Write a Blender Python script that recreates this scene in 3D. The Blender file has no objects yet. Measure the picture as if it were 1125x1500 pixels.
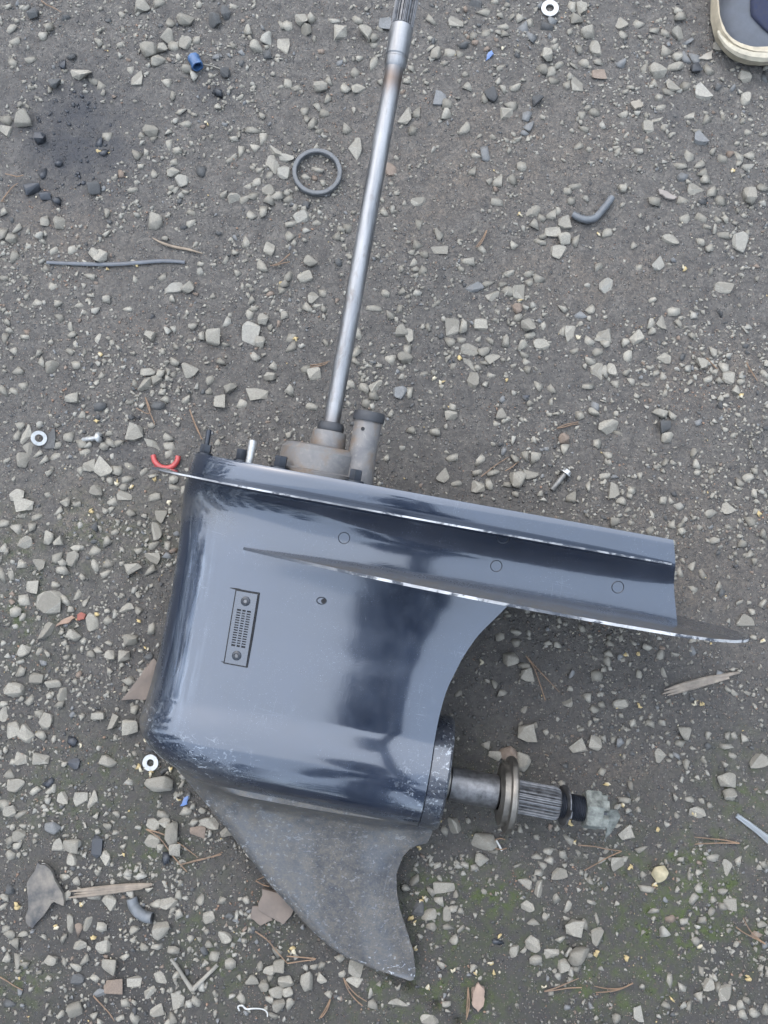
import bpy, bmesh, random
import numpy as np
from math import *
from mathutils import Vector, Matrix
R = radians
random.seed(7)
sc = bpy.context.scene
col = sc.collection

# ------------------------------------------------------------------ camera, sky, sun, exposure
TH = R(10); FPX = 1150.0; CAMH = 1.0
cd = bpy.data.cameras.new('camera'); cam = bpy.data.objects.new('camera', cd); col.objects.link(cam)
cd.sensor_fit = 'VERTICAL'; cd.sensor_height = 36.0; cd.lens = FPX / 1500 * 36.0
cd.clip_start = 0.02; cd.clip_end = 2000
cam.location = (0, -CAMH * tan(TH), CAMH); cam.rotation_euler = (TH, 0, 0)
sc.camera = cam
SUN_EL, SUN_AZ = R(52), R(-35)          # azimuth from +Y towards +X
w = bpy.data.worlds.new('World'); sc.world = w; w.use_nodes = True
wn = w.node_tree.nodes; wn.clear()
sky = wn.new('ShaderNodeTexSky'); sky.sky_type = 'NISHITA'; sky.sun_disc = False
sky.sun_elevation = SUN_EL; sky.sun_rotation = SUN_AZ
sky.air_density = 1.0; sky.dust_density = 4.0; sky.ozone_density = 1.0; sky.altitude = 50
bgn = wn.new('ShaderNodeBackground'); bgn.inputs[1].default_value = 0.15
ovc = wn.new('ShaderNodeMix'); ovc.data_type = 'RGBA'; ovc.inputs[0].default_value = .72      # even cloud cover over the clear sky
ovc.inputs[7].default_value = (4.25, 4.95, 5.95, 1); w.node_tree.links.new(sky.outputs[0], ovc.inputs[6])
wo = wn.new('ShaderNodeOutputWorld')
w.node_tree.links.new(ovc.outputs[2], bgn.inputs[0]); w.node_tree.links.new(bgn.outputs[0], wo.inputs[0])
sl = bpy.data.lights.new('sun', 'SUN'); sl.energy = 0.5; sl.angle = R(110); sl.color = (1, .96, .9)
so = bpy.data.objects.new('sun', sl); col.objects.link(so)
sd = Vector((sin(SUN_AZ) * cos(SUN_EL), cos(SUN_AZ) * cos(SUN_EL), sin(SUN_EL)))
so.rotation_euler = sd.to_track_quat('Z', 'Y').to_euler(); so.location = sd * 5
vs = sc.view_settings; vs.view_transform = 'Standard'; vs.look = 'None'; vs.gamma = 1.0
vs.exposure = 2.4
cy = sc.cycles; cy.max_bounces = 5; cy.diffuse_bounces = 2; cy.glossy_bounces = 3; cy.transmission_bounces = 3; cy.use_adaptive_sampling = True; cy.adaptive_threshold = .02

# ------------------------------------------------------------------ geometry helpers
CAMP = np.array([0, -CAMH * tan(TH), CAMH])
def ray(px, py):
    return np.array([px - 562.5, cos(TH) * (750 - py) + sin(TH) * FPX, sin(TH) * (750 - py) - cos(TH) * FPX])
def gp(px, py, z=0.0):
    "where the line of sight through a spot of the photograph meets the height z"
    r = ray(px, py); p = CAMP + r * ((z - CAMP[2]) / r[2]); return Vector((p[0], p[1], z))
def topx(x, y, z=0.0):
    d = np.array([x, y, z]) - CAMP
    f = d[1] * sin(TH) - d[2] * cos(TH); up = d[1] * cos(TH) + d[2] * sin(TH)
    return 562.5 + FPX * d[0] / f, 750 - FPX * up / f

_lat = {}
def vnoise(x, y, scale, seed=0):
    "smooth value noise, numpy arrays, about -1..1"
    if seed not in _lat: _lat[seed] = np.random.default_rng(seed).uniform(-1, 1, (256, 256))
    g = _lat[seed]; X = np.asarray(x) / scale + 1000.3; Y = np.asarray(y) / scale + 1000.7
    i = np.floor(X).astype(int); j = np.floor(Y).astype(int); fx = X - i; fy = Y - j
    fx = fx * fx * (3 - 2 * fx); fy = fy * fy * (3 - 2 * fy)
    a = g[i % 256, j % 256]; b = g[(i + 1) % 256, j % 256]; c = g[i % 256, (j + 1) % 256]; d = g[(i + 1) % 256, (j + 1) % 256]
    return (a * (1 - fx) + b * fx) * (1 - fy) + (c * (1 - fx) + d * fx) * fy

CRACK = [gp(*p) for p in ((575, 1428), (600, 1446), (640, 1474), (672, 1500), (700, 1535))]
def gz(x, y):
    x = np.asarray(x, float); y = np.asarray(y, float)
    z = vnoise(x, y, .11, 1) * .0022 + vnoise(x, y, .035, 2) * .0013 + vnoise(x, y, .011, 3) * .0008
    far = np.clip((np.hypot(x, y) - 1.2) / 3, 0, 1); z = z * (1 - far)
    for a, b in zip(CRACK, CRACK[1:]):
        dx, dy = b.x - a.x, b.y - a.y; L = dx * dx + dy * dy
        t = np.clip(((x - a.x) * dx + (y - a.y) * dy) / L, 0, 1)
        d = np.hypot(x - a.x - t * dx, y - a.y - t * dy)
        z = z - .007 * np.exp(-(d / .0045) ** 2)
    return z
def gzf(p): return float(gz(p[0], p[1]))

def mesh(name, verts, faces, mat=None, parent=None, smooth=True, angle=None, mats=None, mi=None, attrs=None):
    me = bpy.data.meshes.new(name)
    me.from_pydata([tuple(v) for v in verts], [], faces); me.update()
    for m in (mats or ([mat] if mat else [])): me.materials.append(m)
    if mi is not None: me.polygons.foreach_set('material_index', mi)
    if attrs:
        for k, v in attrs.items():
            a = me.attributes.new(k, 'FLOAT', 'POINT'); a.data.foreach_set('value', np.asarray(v, dtype=np.float32))
    if smooth:
        me.polygons.foreach_set('use_smooth', [True] * len(me.polygons))
        if angle: me.set_sharp_from_angle(angle=R(angle))
    o = bpy.data.objects.new(name, me); col.objects.link(o)
    if parent: o.parent = parent
    return o
def tag(o, label=None, cat=None, group=None, kind=None):
    if label: o['label'] = label
    if cat: o['category'] = cat
    if group: o['group'] = group
    if kind: o['kind'] = kind
    return o
def empty(name, loc=(0, 0, 0)):
    o = bpy.data.objects.new(name, None); o.empty_display_size = .02; o.location = loc; col.objects.link(o); return o

class G:
    "collects pieces of one mesh"
    def __init__(s): s.v = []; s.f = []; s.m = []
    def add(s, v, f, M=None, mi=0):
        b = len(s.v)
        s.v += [tuple(M @ Vector(p)) if M else tuple(p) for p in v]
        s.f += [tuple(i + b for i in q) for q in f]; s.m += [mi] * len(f); return s
    def box(s, x0, x1, y0, y1, z0, z1, M=None, mi=0):
        v = [(x, y, z) for x in (x0, x1) for y in (y0, y1) for z in (z0, z1)]
        return s.add(v, [(0, 1, 3, 2), (4, 6, 7, 5), (0, 4, 5, 1), (2, 3, 7, 6), (0, 2, 6, 4), (1, 5, 7, 3)], M, mi)
    def lathe(s, prof, n=32, M=None, mi=0, close=False, wob=None):
        "prof: (radius, height) round the local z axis; close joins last to first"
        v = []; f = []
        for r, z in prof:
            for k in range(n):
                a = 2 * pi * k / n; q = r * (wob(a, z) if wob else 1); v.append((q * cos(a), q * sin(a), z))
        m = len(prof)
        for i in range(m if close else m - 1):
            for k in range(n):
                j = (i + 1) % m; f.append((i * n + k, i * n + (k + 1) % n, j * n + (k + 1) % n, j * n + k))
        if not close:
            f.append(tuple(reversed(range(n)))); f.append(tuple(range((m - 1) * n, m * n)))
        return s.add(v, f, M, mi)
    def tube(s, pts, rad, n=8, M=None, mi=0, flat=1.0, caps=True):
        P = [Vector(p) for p in pts]; v = []; f = []
        rr = rad if isinstance(rad, (list, tuple)) else [rad] * len(P)
        up = Vector((0, 0, 1))
        for i, p in enumerate(P):
            t = (P[min(i + 1, len(P) - 1)] - P[max(i - 1, 0)]).normalized()
            a = t.cross(up); a = a.normalized() if a.length > 1e-5 else Vector((1, 0, 0)); b = a.cross(t).normalized()
            for k in range(n):
                w_ = 2 * pi * k / n; v.append(p + a * (rr[i] * cos(w_)) + b * (rr[i] * flat * sin(w_)))
        for i in range(len(P) - 1):
            for k in range(n): f.append((i * n + k, i * n + (k + 1) % n, (i + 1) * n + (k + 1) % n, (i + 1) * n + k))
        if caps: f.append(tuple(range(n))); f.append(tuple(reversed(range((len(P) - 1) * n, len(P) * n))))
        return s.add(v, f, M, mi)
    def obj(s, name, mat=None, parent=None, smooth=True, angle=35, mats=None):
        return mesh(name, s.v, s.f, mat, parent, smooth, angle, mats, s.m if mats else None)
def spline(pts, n=6):
    "catmull-rom through the points"
    P = [Vector(p) for p in pts]; P = [2 * P[0] - P[1]] + P + [2 * P[-1] - P[-2]]; out = []
    for i in range(1, len(P) - 2):
        for k in range(n):
            t = k / n; a, b, c, d = P[i - 1:i + 3]
            out.append(.5 * ((2 * b) + (c - a) * t + (2 * a - 5 * b + 4 * c - d) * t * t + (3 * b - a - 3 * c + d) * t ** 3))
    return out + [P[-2]]

# ------------------------------------------------------------------ materials
class NT:
    def __init__(s, name):
        s.m = bpy.data.materials.new(name); s.m.use_nodes = True; s.t = s.m.node_tree; s.t.nodes.clear()
        s.out = s.n('ShaderNodeOutputMaterial'); s.p = s.n('ShaderNodeBsdfPrincipled'); s.l(s.p.outputs[0], s.out.inputs[0])
    def n(s, t, **k):
        x = s.t.nodes.new(t)
        for a, b in k.items(): setattr(x, a, b)
        return x
    def l(s, a, b): s.t.links.new(a, b)
    def val(s, sock, v):
        if isinstance(v, (int, float)): sock.default_value = v
        elif isinstance(v, tuple): sock.default_value = v if len(v) == 4 else (*v, 1)
        else: s.l(v, sock)
    def co(s, kind='Object', scale=None):
        o = s.n('ShaderNodeTexCoord').outputs[kind]
        if scale:
            m = s.n('ShaderNodeMapping'); m.inputs['Scale'].default_value = scale; s.l(o, m.inputs[0]); o = m.outputs[0]
        return o
    def noise(s, scale, detail=4, rough=.6, co=None, dist=0, out=0):
        x = s.n('ShaderNodeTexNoise'); x.inputs['Scale'].default_value = scale; x.inputs['Detail'].default_value = detail
        x.inputs['Roughness'].default_value = rough; x.inputs['Distortion'].default_value = dist
        if co is None: co = s.co()
        s.l(co, x.inputs['Vector']); return x.outputs[out]
    def vor(s, scale, co=None, out='Distance', feature='F1'):
        x = s.n('ShaderNodeTexVoronoi', feature=feature); x.inputs['Scale'].default_value = scale
        s.l(co if co is not None else s.co(), x.inputs['Vector']); return x.outputs[out]
    def ramp(s, fac, *stops):
        x = s.n('ShaderNodeValToRGB'); e = x.color_ramp.elements
        while len(e) < len(stops): e.new(.5)
        for q, (p, c) in zip(e, stops):
            q.position = p; q.color = (c, c, c, 1) if isinstance(c, (int, float)) else (*c, 1)
        s.l(fac, x.inputs[0]); return x.outputs[0]
    def mix(s, fac, a, b, blend='MIX'):
        x = s.n('ShaderNodeMix', data_type='RGBA', blend_type=blend)
        s.val(x.inputs[0], fac); s.val(x.inputs[6], a); s.val(x.inputs[7], b); return x.outputs[2]
    def math(s, op, a, b=0.0, clamp=False):
        x = s.n('ShaderNodeMath', operation=op, use_clamp=clamp); s.val(x.inputs[0], a); s.val(x.inputs[1], b); return x.outputs[0]
    def attr(s, name): return s.n('ShaderNodeAttribute', attribute_name=name).outputs['Fac']
    def bump(s, h, strength=.3, dist=.001):
        b = s.n('ShaderNodeBump'); b.inputs['Strength'].default_value = strength; b.inputs['Distance'].default_value = dist
        s.l(h, b.inputs['Height']); s.l(b.outputs[0], s.p.inputs['Normal'])
    def set(s, **k):
        for a, v in k.items(): s.val(s.p.inputs[a.replace('_', ' ')], v)
        return s.m

def simple(name, c, rough=.6, metal=0.0, var=.35, scale=60, bump=.15, c2=None, spec=None):
    t = NT(name); n = t.noise(scale, 4); c = tuple(x * (.5 if metal < .5 else .45) for x in c); c2 = tuple(x * .5 for x in c2) if c2 else None
    lo = tuple(x * (1 - var) for x in c); hi = c2 or tuple(min(1, x * (1 + var)) for x in c)
    t.set(Base_Color=t.ramp(n, (.3, lo), (.7, hi)), Roughness=t.ramp(n, (.3, max(0, rough - .1)), (.7, min(1, rough + .12))), Metallic=metal)
    if bump: t.bump(t.noise(scale * 4, 4), bump, .0006)
    if spec is not None: t.set(Specular_IOR_Level=spec)
    return t.m

def stone_mat(name, lo, hi, rough=.85, wet=0.0):
    t = NT(name); oi = t.n('ShaderNodeObjectInfo').outputs['Random']; gi = t.n('ShaderNodeNewGeometry').outputs['Random Per Island']
    r = t.math('FRACT', t.math('ADD', oi, gi))
    n = t.noise(350, 5, .65, t.co('Generated', (.06, .06, .06))); n2 = t.noise(9, 3, .6, t.co('Generated'))
    base = t.ramp(r, (0, lo), (.35, tuple((a * .55 + b * .45) for a, b in zip(lo, hi))), (1, hi))
    base = t.mix(t.ramp(n2, (.35, 0.0), (.7, .45)), base, tuple(x * .62 for x in lo))
    g = t.noise(900, 3, .7, t.n('ShaderNodeNewGeometry').outputs['Position'])
    base = t.mix(t.ramp(g, (.35, .5), (.65, 0.0)), base, tuple(x * .55 for x in lo))
    t.set(Base_Color=base, Roughness=rough, Specular_IOR_Level=.3 + wet)
    t.bump(t.noise(700, 4, .7, t.n('ShaderNodeNewGeometry').outputs['Position']), .5, .0012)
    return t.m
ST = {'': stone_mat('grey_stone', (.142, .131, .109), (.262, .244, .205)),
      'd': stone_mat('dark_stone', (.05, .05, .05), (.085, .085, .082)),
      'w': stone_mat('oily_black_stone', (.016, .018, .022), (.028, .031, .038), .5, .2),
      'p': stone_mat('pale_stone', (.175, .166, .143), (.27, .256, .222)),
      't': stone_mat('tan_stone', (.13, .1, .078), (.19, .15, .12)),
      'b': stone_mat('blue_grey_stone', (.112, .112, .11), (.16, .161, .158))}

def paint_mat(name, dirt_floor=0.0):
    t = NT(name); P = t.co()
    dirt = t.attr('dirt')
    n1 = t.noise(14, 6, .65, P, .4); n2 = t.noise(90, 5, .7, P); n3 = t.noise(420, 3, .7, P)
    streak = t.noise(1, 4, .6, t.co('Object', (150, 9, 60)))
    mask = t.math('ADD', t.math('MULTIPLY', dirt, 1.25), t.math('MULTIPLY', t.math('SUBTRACT', n1, .5), t.math('MULTIPLY', dirt, 1.6)), True)
    fine = t.math('MULTIPLY', t.ramp(n3, (.35, .62), (.62, 1.0)), t.ramp(n2, (.3, .6), (.6, 1.0)))
    mask = t.math('MULTIPLY', mask, fine, True)
    dust = t.mix(n2, (.043, .037, .029), (.088, .077, .061))
    sp = t.math('ADD', t.ramp(t.vor(260, P), (0, 1.0), (.05, .85), (.09, 0.0)), t.math('MULTIPLY', t.ramp(t.vor(620, P), (0, 1.0), (.1, .8), (.17, 0.0)), .5), True)
    spk = t.math('MULTIPLY', sp, t.ramp(t.noise(22, 3, .6, P), (.45, .1), (.6, .9)))
    base = t.mix(mask, t.mix(t.ramp(n1, (.3, 0.0), (.75, 1.0)), (.007, .0115, .022), (.012, .019, .035)), dust)
    base = t.mix(spk, base, (.2, .21, .22))
    sc1 = t.ramp(t.noise(1, 5, .7, t.co('Object', (95, 150, 95)), 1.2), (.60, 0.0), (.64, 1.0)); sc2 = t.ramp(t.noise(240, 3, .6, P), (.62, 0.0), (.66, .8))
    scf = t.math('MULTIPLY', t.math('ADD', sc1, sc2, True), t.attr('scuff'), True)
    base = t.mix(scf, base, (.22, .225, .23))
    ln = t.ramp(t.noise(1, 2, .5, t.co('Object', (70, 5, 20)), .1), (.496, 0.0), (.5, 1.0), (.504, 0.0)); ln2 = t.ramp(t.noise(1, 2, .5, t.co('Object', (5, 80, 20)), .1), (.497, 0.0), (.5, 1.0), (.503, 0.0))
    gate = t.ramp(t.noise(11, 3, .6, P), (.55, 0.0), (.68, .35))
    base = t.mix(t.math('MULTIPLY', t.math('ADD', ln, ln2, True), gate, True), base, (.16, .17, .18))
    haze = t.math('MULTIPLY', t.math('MULTIPLY', t.ramp(streak, (.5, 0.0), (.75, .7)), t.attr('streak')), 1.0, True)
    base = t.mix(haze, base, (.15, .165, .19))
    rough = t.math('ADD', t.ramp(n1, (.3, .1), (.75, .2)), t.math('MULTIPLY', mask, .5), True)
    t.set(Base_Color=base, Roughness=rough, Metallic=t.math('MULTIPLY', t.math('SUBTRACT', 1.0, mask, True), .35), IOR=1.5)
    t.set(Coat_Weight=t.math('SUBTRACT', 1.0, mask, True), Coat_Roughness=t.math('ADD', t.ramp(n1, (.35, .02), (.7, .06)), t.ramp(n2, (.5, 0.0), (.72, .06))), Coat_IOR=1.55, Coat_Tint=(.85, .92, 1.0))
    b = t.n('ShaderNodeBump'); b.inputs['Strength'].default_value = .12; b.inputs['Distance'].default_value = .0006
    t.l(t.math('ADD', t.math('MULTIPLY', t.noise(700, 2, .5, P), .35), t.math('MULTIPLY', t.noise(28, 2, .5, P), 1.2)), b.inputs['Height'])
    t.l(b.outputs[0], t.p.inputs['Normal']); t.l(b.outputs[0], t.p.inputs['Coat Normal'])
    return t.m
PAINT = paint_mat('weathered_navy_paint')
def edge_mat():
    t = NT('chipped_white_edge'); P = t.co()
    n = t.noise(38, 6, .75, P, .5)
    f = t.math('MULTIPLY', t.ramp(n, (.43, 0.0), (.48, 1.0)), t.math('MULTIPLY', t.attr('wear'), t.ramp(t.noise(9, 3, .6, P), (.38, .12), (.58, 1.0))))
    t.set(Base_Color=t.mix(f, (.012, .016, .024), t.mix(t.noise(300, 3, .6, P), (.22, .22, .22), (.42, .42, .415))), Roughness=.55, Metallic=0.0)
    t.bump(n, .4, .0015); return t.m
EDGE = edge_mat()
DARKPAINT = simple('dark_paint', (.022, .027, .038), .4, .2, .4, 120)
BLACK = simple('recess_shade_black', (.006, .006, .008), .8, 0, .3, 100, 0)  # black colour stands in for the shade inside holes, slots and gaps
RUBBER = simple('black_rubber', (.035, .037, .042), .65, 0, .4, 90)
STEEL_D = simple('dark_oxidised_steel', (.2, .2, .205), .42, .7, .5, 130, .25)
STEEL_W = simple('zinc_washer', (.62, .62, .6), .42, .6, .25, 240, .2)
BRASSY = simple('worn_thrust_steel', (.24, .225, .2), .4, .75, .45, 90, .2)
GREENISH = simple('corroded_green_metal', (.13, .145, .13), .8, .1, .5, 150, .8, (.32, .335, .3))
CORR = None
def corr_mat():
    t = NT('stained_aluminium'); P = t.co()
    n = t.noise(30, 5, .6, P, .4); n2 = t.noise(120, 5, .75, P)
    c = t.ramp(n, (.3, (.075, .074, .078)), (.5, (.115, .11, .106)), (.62, (.12, .092, .07)), (.75, (.2, .185, .165)))
    t.set(Base_Color=t.mix(t.ramp(n2, (.54, 0.0), (.75, .6)), c, (.2, .188, .168)), Roughness=.65, Metallic=.35); t.bump(n2, .4, .0012); return t.m
CORR = corr_mat()
def shaft_mat():
    t = NT('bright_machined_shaft'); P = t.co()
    ring = t.noise(1, 3, .6, t.co('Object', (8, 900, 8))); n = t.noise(1, 5, .65, t.co('Object', (90, 12, 90)))
    c = t.mix(t.ramp(n, (.35, 0.0), (.7, 1.0)), (.13, .132, .135), (.3, .3, .3)); c = t.mix(t.math('MULTIPLY', ring, .35), c, (.11, .115, .12))
    c = t.mix(t.ramp(t.noise(1, 5, .7, t.co('Object', (70, 25, 70)), .8), (.56, 0.0), (.68, .55)), c, (.1, .085, .07)); c = t.mix(t.attr('rust'), c, (.09, .06, .042))
    t.set(Base_Color=c, Metallic=.9, Roughness=t.ramp(n, (.3, .45), (.7, .62))); t.bump(ring, .08, .0004); return t.m
SHAFT = shaft_mat()
# ------------------------------------------------------------------ ground
def axis(a, b, step, far):
    m = list(np.arange(a, b + step / 2, step)); d = step
    lo = [a]; hi = [b]
    while hi[-1] < far:
        d *= 1.35; hi.append(hi[-1] + d); lo.append(lo[-1] - d)
    return np.array(lo[:0:-1] + m + hi[1:])
gx = axis(-.68, .68, .0036, 400); gy = axis(-.72, .86, .0036, 400)
XX, YY = np.meshgrid(gx, gy, indexing='ij'); ZZ = gz(XX, YY)
nx, ny = XX.shape
dd = (YY + .0) - CAMP[1]; 
fdep = (YY - CAMP[1]) * sin(TH) + CAMH * cos(TH); fup = (YY - CAMP[1]) * cos(TH) - CAMH * sin(TH)
fdep = np.maximum(fdep, .05)
PXg = 562.5 + FPX * XX / fdep; PYg = 750 - FPX * fup / fdep
def blobs(lst, nz=.35):
    o = np.zeros_like(XX)
    for x, y, rx, ry, k in lst: o = np.maximum(o, k * np.exp(-((PXg - x) / rx) ** 2 - ((PYg - y) / ry) ** 2))
    return np.clip(o * (1 + nz * vnoise(XX, YY, .03, 11) + nz * vnoise(XX, YY, .012, 12)), 0, 1)
oil = blobs([(115, 205, 82, 92, 1), (75, 140, 40, 30, .6), (60, 270, 45, 25, .6), (90, 100, 25, 22, .5), (310, 135, 40, 30, .5), (150, 245, 30, 25, .8), (170, 665, 30, 20, .4), (990, 175, 30, 20, .35), (1010, 565, 40, 30, .25), (605, 370, 40, 20, .15)])
brown = blobs([(95, 335, 90, 60, .8), (690, 230, 200, 120, .65), (860, 210, 80, 40, .7), (850, 400, 120, 60, .7), (1030, 555, 90, 45, .9), (1000, 830, 130, 130, .5), (120, 760, 150, 60, .5), (640, 330, 120, 60, .5), (900, 1120, 80, 30, .4), (230, 520, 120, 60, .3)], .6)
moss = blobs([(1000, 1330, 120, 110, .9), (690, 1330, 90, 90, .7), (900, 1430, 160, 60, .6), (120, 790, 150, 60, .35), (40, 900, 60, 80, .4), (120, 1170, 160, 90, .3), (30, 1440, 60, 50, .4), (330, 1390, 90, 90, .35), (230, 1240, 80, 60, .35), (1090, 1150, 60, 60, .5), (640, 1470, 120, 60, .7), (700, 1120, 60, 40, .3)], .8)
darker = np.clip((PYg - 640) / 750, 0, 1) * .8 + .2 * np.clip((PYg - 250) / 300, 0, 1)  # mask: ground colour deepens towards the lower end of the view
me = bpy.data.meshes.new('ground')
idx = np.arange(nx * ny).reshape(nx, ny)
q = np.stack([idx[:-1, :-1], idx[1:, :-1], idx[1:, 1:], idx[:-1, 1:]], -1).reshape(-1, 4)
me.vertices.add(nx * ny); me.vertices.foreach_set('co', np.stack([XX, YY, ZZ], -1).astype(np.float32).ravel())
me.loops.add(q.size); me.loops.foreach_set('vertex_index', q.ravel().astype(np.int32))
me.polygons.add(len(q)); me.polygons.foreach_set('loop_start', np.arange(0, q.size, 4, dtype=np.int32))
me.polygons.foreach_set('use_smooth', np.ones(len(q), bool)); me.update(calc_edges=True)
for k, v in (('oil', oil), ('brown', brown), ('moss', moss), ('darker', darker)):
    a = me.attributes.new(k, 'FLOAT', 'POINT'); a.data.foreach_set('value', v.astype(np.float32).ravel())
def ground_mat():
    t = NT('gritty_dark_ground'); P = t.co()
    n1 = t.noise(6, 4, .65, P, .3); n2 = t.noise(45, 4, .7, P); n3 = t.noise(260, 4, .75, P); n4 = t.noise(900, 2, .7, P)
    c = t.mix(t.ramp(n2, (.3, 0.0), (.7, 1.0)), (.063, .0575, .052), (.132, .121, .107))
    c = t.mix(t.attr('darker'), c, t.mix(t.ramp(n1, (.35, 0.0), (.65, 1.0)), (.037, .034, .0305), (.06, .0545, .048)))
    c = t.mix(t.math('MULTIPLY', t.attr('brown'), t.ramp(n3, (.38, .1), (.62, .9))), c, (.13, .106, .083))
    c = t.mix(t.ramp(n3, (.42, .45), (.6, 0.0)), c, (.02, .0195, .0195))
    v = t.vor(420, P, 'Color'); vd = t.vor(420, P)
    sep = t.n('ShaderNodeSeparateColor'); t.l(v, sep.inputs[0])
    pick = t.ramp(sep.outputs[0], (.6, 0.0), (.64, 1.0)); grain = t.math('MULTIPLY', pick, t.ramp(vd, (.25, 1.0), (.42, 0.0)))
    gc = t.ramp(sep.outputs[1], (0, (.06, .058, .056)), (.5, (.13, .127, .12)), (.8, (.15, .105, .08)), (1, (.24, .225, .2)))
    c = t.mix(t.ramp(t.noise(110, 4, .75, P, .8), (.4, .5), (.55, 0.0)), c, (.034, .033, .033)); c = t.mix(t.math('MULTIPLY', grain, .85), c, gc)
    v2 = t.vor(170, P, 'Color'); vd2 = t.vor(170, P); sp2 = t.n('ShaderNodeSeparateColor'); t.l(v2, sp2.inputs[0])
    g2 = t.math('MULTIPLY', t.ramp(sp2.outputs[0], (.68, 0.0), (.72, 1.0)), t.ramp(vd2, (.24, 1.0), (.4, 0.0)))
    c = t.mix(t.math('MULTIPLY', g2, .6), c, t.ramp(sp2.outputs[1], (0, (.07, .07, .07)), (.6, (.13, .127, .12)), (1, (.16, .125, .1))))
    mm = t.math('MULTIPLY', t.attr('moss'), t.ramp(t.noise(70, 5, .7, P), (.42, 0.0), (.62, 1.0)))
    c = t.mix(t.math('MULTIPLY', mm, .95), c, t.mix(n3, (.026, .037, .011), (.06, .08, .02)))
    oi = t.math('MULTIPLY', t.attr('oil'), t.ramp(n2, (.25, .6), (.6, 1.0)))
    c = t.mix(t.math('MULTIPLY', oi, .85), c, (.017, .019, .024))
    t.set(Base_Color=c, Roughness=t.math('SUBTRACT', .92, t.math('MULTIPLY', oi, .3)), Specular_IOR_Level=.3)
    h = t.math('ADD', t.math('MULTIPLY', n3, 1.0), t.math('ADD', t.math('MULTIPLY', n4, .5), t.math('ADD', grain, t.math('MULTIPLY', g2, 2))))
    t.bump(h, .9, .0022); return t.m
me.materials.append(ground_mat())
ground = bpy.data.objects.new('ground', me); col.objects.link(ground); tag(ground, kind='structure')

# ------------------------------------------------------------------ the gearcase
GZ0 = .108; GA, GT = R(10.5), R(12)
gX = Vector((cos(GA), -sin(GA), 0)); gU = Vector((sin(GA) * cos(GT), cos(GA) * cos(GT), sin(GT))); gS = gX.cross(gU)
gO = gp(600, 862, GZ0)
gear = empty('outboard_gearcase')
gear.matrix_world = Matrix(((gX.x, gU.x, gS.x, gO.x), (gX.y, gU.y, gS.y, gO.y), (gX.z, gU.z, gS.z, gO.z), (0, 0, 0, 1)))
tag(gear, 'navy outboard motor gearcase lying on its side with long steel drive shaft', 'outboard gearcase')
def gl(px, py, s=0.0):
    "spot of the photograph -> (aft, up) on the gearcase plane at side distance s"
    r = Vector(ray(px, py)); c = Vector(CAMP); t = ((gO + gS * s - c).dot(gS)) / r.dot(gS); p = c + r * t - gO
    return p.dot(gX), p.dot(gU)
I = np.interp
def smooth_table(xs, ys, sig):
    "piecewise-linear table, rounded off so that it mirrors without kinks"
    X_ = np.linspace(xs[0] - .05, xs[-1] + .05, 900); Y_ = np.interp(X_, xs, ys); k = np.arange(-120, 121) * (X_[1] - X_[0]); g_ = np.exp(-(k / sig) ** 2 / 2); g_ /= g_.sum()
    Y_ = np.convolve(np.pad(Y_, 120, 'edge'), g_, 'valid'); return lambda u: np.interp(u, X_, Y_)
UAX, XN, RT = -.2, -.277, .061
lead = smooth_table([-.2, -.17, -.12, -.064, 0, .062, .083, .108], [-.277, -.2725, -.268, -.267, -.268, -.273, -.272, -.266], .008)
trail = smooth_table([-.2, -.135, -.12, -.095, -.057, -.03, -.003, .016], [.055, .055, .0555, .058, .069, .081, .1, .112], .006)
def trailm(u): return I(u, [.016, .11], [.2905, .2615])
def Rt(x):
    d = np.clip((x - XN) / .135, 0, 1); return RT * np.sqrt(np.maximum(0, 1 - (1 - d) ** 2))
def smax(a, b, k): h = np.maximum(k - abs(a - b), 0) / k; return np.maximum(a, b) + h * h * k / 4
def sst(a, b, x): t = np.clip((x - a) / (b - a), 0, 1); return t * t * (3 - 2 * t)
Tt = smooth_table([-.2, -.16, -.11, -.075, -.04, -.01, .016, .03, .045, .058, .07, .079, .083, .11], [.06, .057, .0524, .0497, .0486, .0490, .0506, .051, .0508, .0525, .059, .070, .073, .075], .006)
def hs(x, u):
    x = np.asarray(x, float)
    T = Tt(u)
    d = np.clip((x - lead(u)) / I(u, [-.2, 0, .083], [.12, .13, .17]), 0, 1)
    f = (1 - (1 - d) ** 2.5) ** .55
    if u >= .016: a = 1 - .3 * sst(-.05, .33, x)
    else: a = 1 - .12 * np.clip((x + .02) / (trail(u) + .02), 0, 1) ** 3
    leg = T * f * a
    if u < -.06:
        t2 = np.sqrt(np.maximum(Rt(x) ** 2 - (u - UAX) ** 2, 0)); leg = smax(leg, t2, .02)
        leg = np.where(x <= XN + 1e-6, 0, leg)
    return leg
def surf(x, u):
    e = .003; h = float(hs(x, u)); hx = (float(hs(x + e, u)) - float(hs(x - e, u))) / (2 * e); hu = (float(hs(x, u + e)) - float(hs(x, u - e))) / (2 * e)
    return Vector((x, u, h)), Vector((-hx, -hu, 1)).normalized()
def on_surface(px, py, s0=.05, rot=0.0):
    "frame on the visible skin under a spot of the photograph"
    s = s0
    for _ in range(6):
        x, u = gl(px, py, s); s = float(hs(x, u))
    p, n = surf(x, u); a = Vector((cos(rot), sin(rot), 0)); a = (a - n * a.dot(n)).normalized(); b = n.cross(a)
    return Matrix(((a.x, b.x, n.x, p.x), (a.y, b.y, n.y, p.y), (a.z, b.z, n.z, p.z), (0, 0, 0, 1)))

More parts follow.
